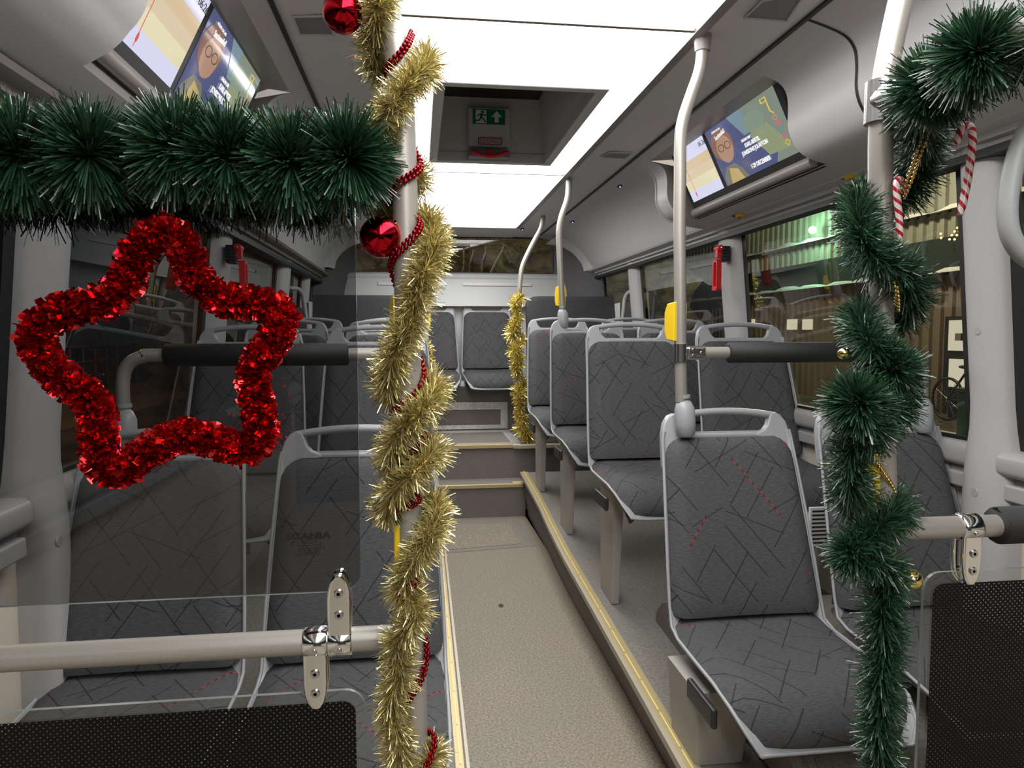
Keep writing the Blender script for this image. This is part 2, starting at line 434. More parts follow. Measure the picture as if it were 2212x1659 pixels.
# engine step: metal framed riser and tread
st = MB(); st.box((-.9,5.82,.46),(.9,6.2,.845)); st.build('engine_box', M['riser'], floor)
fr = MB(); Mf = frame(Vector((0,5.815,0)), (1,0,0), (0,0,1))
def ring(mb, x0, x1, z0, z1, t, y):
    mb.box((x0,y-.006,z0),(x0+t,y,z1)); mb.box((x1-t,y-.006,z0),(x1,y,z1)); mb.box((x0+t,y-.006,z1-t),(x1-t,y,z1)); mb.box((x0+t,y-.006,z0),(x1-t,y,z0+t*.55))
ring(fr, -.42, .365, .478, .70, .062, 5.815)
fr.build('riser_frame', M['metal_plate'], floor, bevel=.004)
fr = MB(); fr.box((-.42,5.06,.466),(.37,5.11,.470)); fr.box((.30,5.11,.466),(.37,5.81,.470)); fr.box((-.42,5.70,.466),(.30,5.81,.470))
fr.build('tread_frame', M['metal_plate'], floor)

# ceiling -------------------------------------------------------------
PX = .412; CZ = 2.11
ce = MB()
for s in (1, -1):
    ce.grid([[Vector((s*.455,YF,CZ)), Vector((s*(.672 if s > 0 else .72),YF,CZ-.004))],[Vector((s*.455,YR,CZ)), Vector((s*(.672 if s > 0 else .72),YR,CZ-.004))]], False)
ce.grid([[Vector((-.46,5.66,CZ-.003)), Vector((.46,5.66,CZ-.003))],[Vector((-.46,YR,CZ-.006)), Vector((.46,YR,CZ-.006))]], False)
ce.box((-1.4,YF,2.42),(1.4,YR,2.44))
ceiling = ce.build('ceiling', M['ceil_grey'], kind='structure'); tag(ceiling, 'grey moulded bus ceiling around the lit panels')
for s in (1, -1):
    tb = MB(); tb.extr_y([(s*PX,CZ+.004),(s*(PX+.002),CZ-.012),(s*(PX+.028),CZ-.014),(s*(PX+.046),CZ+.001),(s*(PX+.046),CZ+.03)], YF, 5.68)
    tb.build('panel_rail', M['trim_brown'], ceiling)
    sg = MB(); so_ = 0 if s > 0 else .047; sg.box((min(s*(.671+so_),s*(.683+so_)),YF,CZ-.012),(max(s*(.671+so_),s*(.683+so_)),YR,CZ+.02)); sg.build('seam_gap', M['seal'], ceiling)
tb = MB(); tb.box((-PX-.03,5.655,CZ-.012),(PX+.03,5.675,CZ+.01)); tb.build('panel_rail', M['trim_brown'], ceiling)
duct = [(.682,2.104),(.745,2.086),(.795,2.066),(.822,2.035),(.830,1.99),(.831,1.93),(.846,1.885),(.880,1.845),(.935,1.822),(1.02,1.806),(1.085,1.797)]
cove = [(.682,2.104),(.78,2.092),(.88,2.055),(.97,1.992),(1.04,1.915),(1.095,1.835),(1.13,1.792)]
def dense(pr, n=5):
    return [(p.x, p.z) for p in smooth_path([Vector((a,0,b)) for a,b in pr], n)]
for s in (1, -1):
    dz = TOP[s]-1.775
    off = 0 if s > 0 else .045
    def shp(pr): return [(s*(a+off*max(0,min(1,(1.13-a)/.2))), b + dz*max(0,min(1,(1.85-b)/.06))) for a,b in dense(pr)]
    rec = (2.215,3.345) if s > 0 else (1.52,2.57)
    segs = [(YF,1.846),(1.854,rec[0]),(rec[1],3.5)] if s > 0 else [(YF,rec[0]),(rec[1],3.42)]
    for a, b in segs:
        d_ = MB(); d_.extr_y(shp(duct), a, b, True); o = d_.build('air_duct', M['panel_grey'], ceiling)
    cv = MB(); cv.extr_y(shp(cove), segs[-1][1]-.02, YR, True); cv.build('cove_panel', M['panel_grey'], ceiling)
    low = shp(duct)[-9:]; 
    d_ = MB(); d_.extr_y(low, rec[0], rec[1], True); d_.build('air_duct', M['panel_grey'], ceiling)
    d_ = MB(); d_.extr_y([shp(duct)[5], (s*.86,2.095), (s*1.0,2.04), (s*1.03,1.86), low[0]], rec[0], rec[1])
    for ye in rec: d_.add([(p[0],ye,p[1]) for p in shp(duct)[5:-8]]+[(s*1.03,ye,1.86),(s*1.0,ye,2.04)], [tuple(range(len(shp(duct)[5:-8])+2))])
    d_.build('display_recess', M['trim_brown'], ceiling)
    d_ = MB(); d_.extr_y(shp(duct)[:6], rec[0], rec[1], True); d_.build('air_duct', M['panel_grey'], ceiling)
    # closed end of the duct
    yb = segs[-1][1]; prd = shp(duct); prc = shp(cove)
    e = MB(); e.add([(p[0],yb,p[1]) for p in prd]+[(p[0],yb,p[1]) for p in prc[::-1]], [tuple(range(len(prd)+len(prc)))]); e.build('duct_end', M['panel_grey'], ceiling)
    rim = MB(); rim.tube([Vector((p[0]*.997,yb-.004,p[1]-.001)) for p in prd[2:]], .006, 6); rim.build('duct_rim', M['panel_grey'], ceiling)
    if s > 0:
        gap = MB(); gap.extr_y([(p[0]-.0012,p[1]-.0012) for p in prd], 1.844, 1.856, True); gap.build('seam_gap', M['seal'], ceiling)
    # header over the windows
    zt = TOP[s]
    hd = MB(); hd.extr_y([(s*1.075,zt+.028),(s*1.085,zt+.018),(s*1.125,zt+.012),(s*1.13,zt-.002),(s*1.15,zt-.004),(s*1.155,zt-.02),(s*1.20,zt-.022)], YF, YR)
    hd.build('window_header', M['trim_brown'] if s < 0 else M['panel_grey'], ceiling)
    hd = MB(); hd.box((min(s*1.13,s*1.19),YF,zt-.045),(max(s*1.13,s*1.19),YR,zt-.024)); hd.build('header_seal', M['seal'], ceiling)
# lit panels
def panel(y0, y1, label, hole=None):
    p = MB(); z = CZ+.002
    def q(xa, xb, ya, yb): p.add([(xa,ya,z),(xa,yb,z),(xb,yb,z),(xb,ya,z)], [(0,1,2,3)])
    if hole:
        hx0,hx1,hy0,hy1 = hole
        q(-PX,hx0,y0,y1); q(hx1,PX,y0,y1); q(hx0,hx1,y0,hy0); q(hx0,hx1,hy1,y1)
    else: q(-PX,PX,y0,y1)
    o = p.build('ceiling_light', M['light']); tag(o, label, 'light', 'lit panels along the bus ceiling')
    return o
HX0,HX1,HY0,HY1 = -.305,.288,2.39,3.49
panel(YF, 1.962, 'nearest glowing white ceiling light panel, in front of the first dark seam')
panel(1.976, 3.785, 'glowing white ceiling light panel with the roof hatch set in it', (HX0+.01,HX1-.01,HY0+.01,HY1-.01))
panel(3.797, 5.655, 'rearmost glowing white ceiling light panel, ending above the rear window')
for y in (1.969, 3.791):
    b = MB(); b.box((-PX,y-.007,CZ-.006),(PX,y+.007,CZ+.006)); b.build('panel_seam', M['trim_brown'], ceiling)

# roof hatch ------------------------------------------------------------
hatch = thing('roof_hatch', 'grey framed roof hatch well in the lit ceiling, with an exit sign inside', 'hatch', ((HX0+HX1)/2,(HY0+HY1)/2,CZ))
def hp(mb, name, mt, bevel=0): 
    o = mb.build(name, M[mt], hatch, bevel=bevel); o.location = -Vector(hatch.location); return o
b = MB(); t = .040
b.box((HX0,HY0,CZ-.030),(HX1,HY0+t,CZ+.02)); b.box((HX0,HY1-t,CZ-.030),(HX1,HY1,CZ+.02)); b.box((HX0,HY0+t,CZ-.030),(HX0+t,HY1-t,CZ+.02)); b.box((HX1-t,HY0+t,CZ-.030),(HX1,HY1-t,CZ+.02))
hp(b, 'frame', 'panel_grey', .006)
b = MB(); zt = 2.395; i = .036
b.add([(HX0+i,HY1-i,CZ-.01),(HX1-i,HY1-i,CZ-.01),(HX1-i-.03,HY1-i,zt),(HX0+i+.03,HY1-i,zt)], [(0,1,2,3)])
b.add([(HX1-i,HY0+i,CZ-.01),(HX1-i,HY1-i,CZ-.01),(HX1-i-.03,HY1-i,zt),(HX1-i-.03,HY0+i,zt)], [(0,1,2,3)])
b.add([(HX0+i,HY0+i,CZ-.01),(HX0+i,HY1-i,CZ-.01),(HX0+i+.03,HY1-i,zt),(HX0+i+.03,HY0+i,zt)], [(0,1,2,3)])
b.add([(HX0+i,HY0+i,CZ-.01),(HX1-i,HY0+i,CZ-.01),(HX1-i-.03,HY0+i,zt),(HX0+i+.03,HY0+i,zt)], [(0,1,2,3)])
hp(b, 'well', 'panel_grey')
b = MB(); b.box((HX0,HY0,zt-.012),(HX1,HY1,zt)); hp(b, 'lid', 'dark')
yb = HY1-i
def onb(px, py, y): return at(px, py, Y=y)
b = MB(); p0 = at(1012,230,Y=yb-.05); p1 = at(1102,318,Y=yb-.05)
b.box((p0.x,yb-.05,p1.z),(p1.x,yb,p0.z)); hp(b, 'sign_housing', 'panel_grey', .008)
b = MB(); p2 = at(1011,322,Y=yb-.07); p3 = at(1102,345,Y=yb-.07)
b.box((p2.x,yb-.075,p3.z+.008),(p3.x,yb,p2.z)); hp(b, 'handle_recess', 'shell_dark', .006)
b = MB(); b.tube(smooth_path([Vector((p2.x+.015,yb-.085,p2.z-.012)),Vector(((p2.x+p3.x)/2,yb-.105,p3.z+.004)),Vector((p3.x-.015,yb-.085,p2.z-.012))],6), .009, 8); hp(b, 'red_handle', 'red_plastic')
b = MB(); b.box(((p2.x+p3.x)/2-.012,yb-.10,p3.z+.01),((p2.x+p3.x)/2+.012,yb-.07,p2.z-.004)); hp(b, 'handle_latch', 'red_plastic')
# exit sign
ys_ = yb-.052
q0 = at(1021,235,Y=ys_); q1 = at(1091,270,Y=ys_)
W_, H_ = q1.x-q0.x, q0.z-q1.z
Ms = frame(Vector((q0.x,ys_,q1.z)), (1,0,0), (0,0,1))
b = MB(); b.prism([(0,0),(W_,0),(W_,H_),(0,H_)], .002, Ms); hp(b, 'exit_sign', 'green_sign')
Ms2 = Ms @ Matrix.Translation((0,0,.0025))
b = MB(); u = W_/2; 
b.prism([(u*1.35,H_*.14),(u*1.60,H_*.14),(u*1.60,H_*.5),(u*1.82,H_*.5),(u*1.475,H_*.9),(u*1.13,H_*.5),(u*1.35,H_*.5)], .0006, Ms2); hp(b, 'arrow', 'white')
b = MB(); b.prism([(u*.18,H_*.05),(u*.84,H_*.05),(u*.84,H_*.95),(u*.18,H_*.95)], .0004, Ms2); hp(b, 'doorway', 'white')
b = MB(); Ms3 = Ms @ Matrix.Translation((0,0,.0034))
b.prism([(u*.60+.011*W_/.2*math.cos(k*PI/4),H_*.80+.009*W_/.2*math.sin(k*PI/4)) for k in range(8)], .0005, Ms3)
def limb(pts, w_): 
    for (a, c) in zip(pts, pts[1:]):
        d = Vector((c[0]-a[0],c[1]-a[1])); nrm = Vector((-d.y,d.x)).normalized()*w_
        b.prism([(a[0]+nrm.x,a[1]+nrm.y),(a[0]-nrm.x,a[1]-nrm.y),(c[0]-nrm.x,c[1]-nrm.y),(c[0]+nrm.x,c[1]+nrm.y)], .0005, Ms3)
limb([(u*.56,H_*.68),(u*.50,H_*.42)], H_*.085)
limb([(u*.56,H_*.66),(u*.72,H_*.56),(u*.80,H_*.66)], H_*.04); limb([(u*.55,H_*.66),(u*.36,H_*.62),(u*.30,H_*.50)], H_*.04)
limb([(u*.52,H_*.42),(u*.70,H_*.32),(u*.76,H_*.10)], H_*.05); limb([(u*.49,H_*.42),(u*.40,H_*.24),(u*.14,H_*.22)], H_*.05)
hp(b, 'running_figure', 'green_sign')
q2 = at(1033,296,Y=ys_); q3 = at(1084,314,Y=ys_)
Ml = frame(Vector((q2.x,ys_,q3.z)), (1,0,0), (0,0,1)); w2,h2 = q3.x-q2.x, q2.z-q3.z
b = MB(); b.prism([(0,0),(w2,0),(w2,h2),(0,h2)], .001, Ml); hp(b, 'handle_label', 'white')
M['red_ink'] = mat('red_ink', (.35,.04,.05), .5)
b = MB(); 
for (xa,xb,ya,yb2) in ((0,w2,0,.004),(0,w2,h2-.004,h2),(0,.004,0,h2),(w2-.004,w2,0,h2)): b.prism([(xa,ya),(xb,ya),(xb,yb2),(xa,yb2)], .0005, Ml @ Matrix.Translation((0,0,.0012)))
hp(b, 'label_border', 'red_ink')
for k, tx in enumerate(('NÖDHANDTAG','RESERVUTGÅNG')):
    o = text('label_print', tx, .0155, Ml @ Matrix.Translation((w2/2,h2*(.68-.36*k),.0016)), M['red_ink'], hatch, bold=.0004); o.location = -Vector(hatch.location)
b = MB(); ce_ = Vector(((HX0+HX1)/2+.01,HY0+.03,CZ-.02))
b.tube([ce_+Vector((x*.085,0,.012-.012*(1-x*x))) for x in np.linspace(-1,1,9)], .007, 8); hp(b, 'red_handle', 'red_plastic')

# sides ---------------------------------------------------------------
WLAB = {(1,0):'right side window at the picture edge, before the nearest pillar',(1,1):'right side window showing the green lamp, bicycle and lit doorway',(1,2):'right side window just behind the red hammer pillar',(1,3):'small right side window near the rear corner',(-1,0):'left side window at the picture edge, before the nearest pillar',(-1,1):'left side window framed by the red star',(-1,2):'left side window behind the left hammer pillar',(-1,3):'small left side window in front of the rear side seat',(-1,4):'smallest left side window at the rear corner'}
pillY = {1: [(1.735,1.875),(3.30,3.52),(4.90,5.10),(5.92,6.24)], -1: [(1.665,1.860),(3.07,3.29),(4.45,4.72),(5.35,5.50),(5.95,6.24)]}
for s, side in ((1,'right'),(-1,'left')):
    zs = SILL[s]; zt = TOP[s]
    wl = MB(); wl.extr_y([(s*1.278,zs-.12),(s*1.285,-.02)], YF, YR)
    wl.extr_y([(xw(s,zt-.03),zt-.03),(s*1.20,2.42)], YF, YR)
    wall = wl.build('wall_'+side, M['cream'], kind='structure'); tag(wall, 'cream lower side panel of the bus under the %s windows' % side)
    # sill moulding: rounded ledge with a groove and a lower rail
    def sill(y0, y1, out):
        mb = MB(); x = 1.278
        pr = [(x,zs),(x-out*.55,zs-.002),(x-out*.9,zs-.012),(x-out,zs-.032),(x-out*.97,zs-.058),(x-out*.80,zs-.070)]
        mb.extr_y([(s*a,b_) for a,b_ in dense(pr,4)], y0, y1, True); 
        for ye in (y0, y1): mb.add([(s*a,ye,b_) for a,b_ in dense(pr,4)]+[(s*1.278,ye,zs-.07)], [tuple(range(len(dense(pr,4))+1))])
        mb.build('sill_ledge', M['belt'], wall)
        mb = MB(); mb.extr_y([(s*(x-out*.80),zs-.070),(s*(x-out*.45),zs-.074),(s*(x-out*.45),zs-.092)], y0, y1); mb.build('sill_groove', M['shell_dark'], wall)
        mb = MB(); mb.box((min(s*x,s*(x-out*.78)),y0,zs-.138),(max(s*x,s*(x-out*.78)),y1,zs-.092)); mb.build('sill_rail', M['belt'], wall, bevel=.007)
    pl = pillY[s]
    bays = [(YF,pl[0][0]+.01,.065)]+[(a[1]-.01,b_[0]+.01,.045) for a,b_ in zip(pl,pl[1:])]
    for bay in bays: sill(*bay)
    for k, (y0,y1) in enumerate(pl):
        last = k == len(pl)-1
        rows = []; n = 12
        for z in (0.0,zs-.45,zs-.20,zs-.10,zs-.02,zs+.05,zs+.12,zs+.3,zs+.5,zt+.0):
            fl_ = .018*max(0,min(1,(zs+.08-z)/.14)); d = .052+fl_*1.2
            row = []
            for j in range(n+1):
                a = PI*j/n; cc = math.cos(a); sn = math.sin(a)**.55
                yy = (y0+y1)/2 - ((y1-y0)/2+fl_)*cc
                if s < 0 and k == 0 and z < zs-.08 and cc > 0: yy += .075*cc
                row.append(Vector((xw(s,z)+.012*s - s*(d+.012)*sn, yy, z)))
            rows.append(row)
        p = MB().grid(rows, True); o = p.build('window_pillar', M['pillar_grey'], wall)
        if k == 0 or (k == 1 and s > 0):
            for z in (zs-.13,) + ((zs+.33,) if s > 0 and k == 0 else ()):
                fl_ = .018*max(0,min(1,(zs+.08-z)/.14))
                cap = MB(); xx = xw(s,z)-s*(.0495+fl_*1.2); ym = (y0+y1)/2
                cap.add([(xx,ym+.016*math.cos(q),z+.016*math.sin(q)) for q in np.linspace(0,2*PI,14,endpoint=False)]+[(xx-s*.003,ym+.013*math.cos(q),z+.013*math.sin(q)) for q in np.linspace(0,2*PI,14,endpoint=False)], [tuple(range(14,28))]+[(j,(j+1)%14,14+(j+1)%14,14+j) for j in range(14)])
                cap.build('screw_cap', M['belt'], wall)
        sl = MB()
        for yy in (y0-.02,y1+.02):
            sl.add([(xw(s,z_)-s*.004,yy+dy,z_) for z_,dy in ((zs,-.022),(zs,.022),(zt,.022),(zt,-.022))], [(0,1,2,3)])
        sl.build('pillar_seal', M['seal'], wall)
    # panes
    edges = [YF]+[e for p in pl for e in p]
    for k in range(0, len(edges)-1, 2):
        y0,y1 = edges[k],edges[k+1]
        pn = MB(); z0,z1 = zs-.01,zt-.02
        pn.add([(xw(s,z0)+.006*s,y0-.02,z0),(xw(s,z0)+.006*s,y1+.02,z0),(xw(s,z1)+.006*s,y1+.02,z1),(xw(s,z1)+.006*s,y0-.02,z1)], [(0,1,2,3)])
        o = pn.build('window_%d' % (k//2+1+(0 if s > 0 else 6)), M['window_glass'], kind='structure')
        tag(o, WLAB[(s,k//2)])
        bt = MB(); bt.box((min(xw(s,zs)+.004*s,xw(s,zs)-.004*s),y0,zs-.012),(max(xw(s,zs)+.004*s,xw(s,zs)-.004*s),y1,zs+.012)); bt.build('bottom_seal', M['seal'], o)

# rear ---------------------------------------------------------------
wr = MB(); RY = 6.22
wr.add([(-1.3,RY+.02,0),(1.3,RY+.02,0),(1.3,RY+.02,1.56),(-1.3,RY+.02,1.56)], [(0,1,2,3)])
wr.add([(-1.3,RY+.05,1.5),(-.88,RY+.05,1.5),(-.88,RY+.05,2.44),(-1.3,RY+.05,2.44)], [(0,1,2,3)])
wr.add([(.82,RY+.05,1.5),(1.3,RY+.05,1.5),(1.3,RY+.05,2.44),(.82,RY+.05,2.44)], [(0,1,2,3)])
wr.add([(-.9,RY+.05,2.10),(.9,RY+.05,2.10),(.9,RY+.05,2.44),(-.9,RY+.05,2.44)], [(0,1,2,3)])
wall_rear = wr.build('wall_rear', M['panel_grey'], kind='structure'); tag(wall_rear, 'grey rear wall of the bus below and beside the rear window')
M['ledge'] = mat('ledge', (.52,.53,.53), .45)
lg = MB(); lg.extr_y([(0,0)],0,0) if False else None
prl = [(RY-.10,1.50),(RY-.03,1.735),(RY-.035,1.75),(RY-.02,1.775),(RY+.0,1.785),(RY+.05,1.80)]
lg.grid([[Vector((-.98,y,z)) for y,z in prl],[Vector((.93,y,z)) for y,z in prl]], False)
lg.build('ledge_panel', M['ledge'], wall_rear)
for (xa,xb) in ((-.70,-.12),(.02,.62)):
    g = MB(); g.prism(rrect(xb-xa,.028,.008,3,(xa+xb)/2,0), .006, frame(Vector((0,RY-.049,1.69)), (1,0,0), (0,.28,.96))); g.build('ledge_groove', M['panel_grey'], wall_rear)
rw = MB(); rw.add([(-.89,RY+.045,1.80),(.83,RY+.045,1.80),(.83,RY+.03,2.10),(-.89,RY+.03,2.10)], [(0,1,2,3)])
o = rw.build('window_12', M['window_glass'], kind='structure'); tag(o, 'wide low rear window of the bus, dark with reflections')
b = MB(); ring(b, -.90, .84, 1.79, 2.115, .018, RY+.03); b.build('rear_seal', M['seal'], o)
for s in (1,-1):
    # rounded corner panels beside the rear window
    xi = .82 if s > 0 else .88
    rows = []
    for z in np.linspace(1.02,2.09,14):
        t_ = max(0,(z-1.72)/.37); row = []
        xo = 1.22 - .30*t_**2.2
        for j in range(7):
            q = j/6
            row.append(Vector((s*(xi*(1 if z < 1.8 else 1)+(xo-xi)*q), RY+.03-.34*math.sin(q*PI/2)**1.6*(1-.35*t_), z)))
        rows.append(row)
    MB().grid(rows, True).build('corner_panel', M['fabric_corner'] if 'fabric_corner' in M else M['shell_dark'], wall_rear)
    sm = MB(); sm.tube([Vector((s*(xi+.02),RY+.015,1.66)), Vector((s*(xi+.2),RY-.12,1.66)), Vector((s*1.2,RY-.31,1.66))], .003, 5); sm.build('corner_seam', M['seal'], wall_rear)
    ar = MB(); pts = []
    for k in range(12):
        a = PI/2*k/11
        pts.append(Vector((s*(.80+.36*math.sin(a)), RY-.30, 1.80+.285*math.cos(a))))
    rows = [[p for p in pts],[Vector((p.x*.93, RY-.30, 1.80+(p.z-1.80)*.86)) for p in pts],[Vector((p.x*.90, RY-.16, 1.80+(p.z-1.80)*.80)) for p in pts]]
    ar.grid(rows, True); ar.build('corner_arch', M['panel_grey'], wall_rear)
wf = MB(); wf.add([(-1.4,YF,-.1),(1.4,YF,-.1),(1.4,YF,2.44),(-1.4,YF,2.44)], [(0,1,2,3)])
tag(wf.build('wall_front', M['dark'], kind='structure'), 'dark front bulkhead of the bus behind the viewer')

# ------------------------------------------------------------------ seats
def side_y(z): return .03+.29*z if z > 0 else .03
def make_seat():
    prof = [(.185,.505),(.180,.48),(.152,.40),(.105,.26),(.062,.12),(.035,.03),(.010,-.028),(-.05,-.048),(-.16,-.052),(-.28,-.055),(-.36,-.07),(-.405,-.10),(-.425,-.135)]
    hws = [.197,.202,.207,.216,.223,.226,.227,.227,.227,.226,.221,.205,.18]
    rows_f = []; rows_b = []
    us = np.linspace(-1,1,13)
    for i,((y,z),hw) in enumerate(zip(prof,hws)):
        a = prof[max(0,i-1)]; c = prof[min(len(prof)-1,i+1)]
        ty,tz = c[0]-a[0],c[1]-a[1]; L = math.hypot(ty,tz); ny,nz = tz/L,-ty/L     # normal pointing to the sitter
        rf = []; rb = []
        for u in us:
            k = .020*abs(u)**7
            rf.append(Vector((u*hw, y+ny*k, z+nz*k))); rb.append(Vector((u*(hw-.004), y+ny*(k-.014), z+nz*(k-.014))))
        rows_f.append(rf); rows_b.append(rb)
    sh = MB(); sh.grid(rows_f, True); sh.grid([r[::-1] for r in rows_b], True)
    for j in (0,-1): sh.grid([[a[j],b[j]] for a,b in zip(rows_f,rows_b)], True)
    for i in (0,-1): sh.grid([rows_f[i],rows_b[i]], True)
    for j in (0,-1):
        sh.tube([r[j] for r in rows_f], .0046, 8)
    sh.tube(rows_f[-1], .0045, 8)
    shell = sh.build('shell', M['shell'])
    # backrest pad
    pb = MB(); nzr = 15; rows = []; uv = []
    zz = [.012,.03,.07,.12,.18,.24,.30,.36,.41,.445,.468,.482,.490]
    us2 = np.linspace(-1,1,17)
    for i,z in enumerate(zz):
        hw = np.interp(z,[0,.5],[.2235,.1965])
        if z > .43: hw -= .060*(1-math.sqrt(max(0,1-((z-.43)/.061)**2)))
        yb_ = np.interp(z,[.03,.12,.26,.40,.48,.505],[.035,.062,.105,.152,.180,.185])
        row = []; ru = []
        for u in us2:
            e = max(0,1-abs(u)**10)**.5; et = 1 if z < .44 else max(.0,1-((z-.44)/.052)**4)**.5
            th = .014+ (.030+.012*abs(u)**2)*min(e,et) if True else 0
            row.append(Vector((u*hw, yb_-th-.004, z))); ru.append((u*hw, z+.5))
        rows.append(row); uv.append(ru)
    pb.grid(rows, True, uv)
    back = [[Vector((p.x,np.interp(p.z,[.03,.12,.26,.40,.48,.505],[.035,.062,.105,.152,.180,.185]),p.z)) for p in r] for r in rows]
    for j in (0,-1): pb.grid([[a[j],b[j]] for a,b in zip(rows,back)], False, [[(0,0),(0,0)]]*len(rows))
    for i in (0,-1): pb.grid([rows[i],back[i]], False, [[(0,0)]*17]*2)
    backrest = pb.build('backrest', M['fabric'])
    # cushion
    cu = MB(); rows = []; uv = []
    cp = [(.045,.018),(.02,.012),(-.02,.004),(-.08,-.004),(-.16,-.006),(-.24,-.004),(-.31,-.006),(-.36,-.016),(-.395,-.038),(-.418,-.07),(-.428,-.105),(-.42,-.125)]
    chw = [.222,.223,.224,.224,.224,.224,.223,.219,.211,.200,.188,.178]
    arc = 0
    for i,((y,z),hw) in enumerate(zip(cp,chw)):
        if i: arc += math.hypot(y-cp[i-1][0],z-cp[i-1][1])
        row = []; ru = []
        for u in us2:
            e = 1-abs(u)**8
            row.append(Vector((u*hw, y+(.012*abs(u)**6 if i > 7 else 0), z-.036*(1-e)+.014*abs(u)**2-.008))); ru.append((u*hw+.21, -arc+.31))
        rows.append(row); uv.append(ru)
    cu.grid(rows, True, uv)
    cushion = cu.build('cushion', M['fabric'])
    # shoulders and grab handle
    tb = MB()
    def yrec(z): return .185+(z-.505)*.26
    for s in (1,-1):
        o_ = [(.2055,.40),(.2045,.46),(.202,.50),(.193,.532),(.178,.552),(.160,.560),(.146,.556),(.140,.540),(.132,.520),(.120,.507),(.100,.500),(.09,.492),(.13,.475),(.17,.44)]
        if s < 0: o_ = [(-x,z) for x,z in o_][::-1]
        vs = [Vector((x,yrec(z)-.016,z)) for x,z in o_]+[Vector((x,yrec(z)+.010,z)) for x,z in o_]; n = len(o_)
        tb.add(vs, [tuple(range(n)), tuple(range(n,2*n))[::-1]]+[(i,n+i,n+(i+1)%n,(i+1)%n) for i in range(n)])
    tb.box((-.12,yrec(.495)-.014,.484),(.12,yrec(.495)+.008,.500))
    shoulders = tb.build('shoulder_frame', M['shell'], bevel=.005)
    hb = MB(); hb.tube([Vector((x,yrec(.56)-.003,.548+.016*(1-(x/.165)**2))) for x in np.linspace(-.168,.168,13)], .0105, 10, flat=1.3)
    handle = hb.build('grab_handle', M['shell'])
    return shell, backrest, cushion, shoulders, handle
SEAT_PARTS = make_seat()
_leg = MB(); _leg.add([Vector(p) for p in ((-.016,-.02,0),(.016,-.02,0),(.016,.15,0),(-.016,.15,0),(-.020,-.06,1),(.020,-.06,1),(.020,.15,1),(-.020,.15,1))], [(0,3,2,1),(4,5,6,7),(0,1,5,4),(1,2,6,5),(2,3,7,6),(3,0,4,7)])
LEG = _leg.build('leg', M['leg'], bevel=.004)
_pan = MB(); _pan.box((-.19,-.36,-.085),(.19,.02,-.055)); _pan.box((-.14,-.30,-.10),(.14,0,-.085)); PAN = _pan.build('seat_pan', M['leg'], bevel=.006)
_arm = MB(); _arm.box((-.248,-.33,-.125),(-.232,-.17,-.075)); ARM = _arm.build('side_catch', M['black_plastic'], bevel=.006)
used = [False]
def seat(label, group, x, ycrease, zcrease, zfloor, leg=True, legx=-.165, lean_rot=0, catch=False, legw=1.0, wide=1.0):
    t = thing('bus_seat', label, 'seat', (x, ycrease, zfloor), lean_rot, group)
    first = not used[0]; used[0] = True
    def put(p, loc, sc_=(1,1,1)):
        c = p if False else p.copy(); COL.objects.link(c); c.parent = t; c.location = loc; c.scale = sc_
        return c
    h_ = zcrease-zfloor
    for p in SEAT_PARTS: put(p, (0,0,h_), (wide,1,1))
    put(PAN, (0,0,h_))
    if leg: put(LEG, (legx, -.17, 0), (legw,1,h_-.088))
    if catch: put(ARM, (0,0,h_))
    return t
rowsR = [(1.85,.462,None),(2.82,.738,.85),(3.66,.775,.85),(4.47,.798,.85)]
namesR = ['front row','second row','third row','fourth row']
for i,(yc,zc,_) in enumerate(rowsR):
    zf = podz(yc-.15)
    seat(['grey patterned aisle seat in the front right row, nearest the yellow step edge','grey patterned aisle seat behind the front right one, on a long grey leg','grey patterned aisle seat in the third right row, a pole rising from its handle','grey patterned aisle seat farthest back on the right, by the gold tinsel pole'][i], 'seats on the right of the aisle', .555, yc, zc, zf, True, -.165, 0, True, 4 if i == 0 else 1)
    seat(['grey patterned window seat in the front right row, half hidden by the green garland','grey patterned window seat in the second right row, behind the black padded rail','grey patterned window seat in the third right row, below the red hammer','grey patterned window seat in the fourth right row, near the rear corner'][i], 'seats on the right of the aisle', 1.05, yc, zc, zf, True, .14)
rowsL = [(1.77,.440),(2.77,.725),(3.57,.765),(4.32,.79)]
for i,(yc,zc) in enumerate(rowsL):
    zf = podz(yc-.15)
    seat(['grey patterned aisle seat in the front left row, beside the gold tinsel pole','grey patterned aisle seat in the second left row, behind the black padded rail','grey patterned aisle seat in the third left row, only its handle showing','grey patterned aisle seat in the fourth left row, only its handle showing'][i], 'seats on the left of the aisle', -.528, yc, zc, zf, True, .165)
    seat(['grey patterned window seat in the front left row, under the red tinsel star','grey patterned window seat in the second left row, seen through the red star','grey patterned window seat in the third left row, by the hammer pillar','grey patterned window seat in the fourth left row, near the rear corner'][i], 'seats on the left of the aisle', -1.025, yc, zc, zf, True, -.14)
seat('grey rear centre seat, right of the two facing down the aisle', 'seats on the rear bench', .224, 5.99, .96, .845, False)
seat('grey rear centre seat, left of the two, partly behind the gold tinsel pole', 'seats on the rear bench', -.258, 5.99, .96, .845, False)
for p in SEAT_PARTS+(LEG,PAN,ARM): bpy.data.objects.remove(p)
bs = MB(); bs.tube([(-.5,5.70,.855),(.5,5.70,.855)], .016, 8); 
b2 = MB(); b2.tube([(-.022,5.68,.845),(-.022,5.68,.885)], [.032,.024], 12)
rb = thing('rear_seat_bar', 'dark bar with a pale foot under the two rear centre seats', 'bar', (0,5.70,.845))
for mb_, nm, mt in ((bs,'bar','dark'),(b2,'foot','shell')):
    o = mb_.build(nm, M[mt], rb); o.location = -Vector(rb.location)

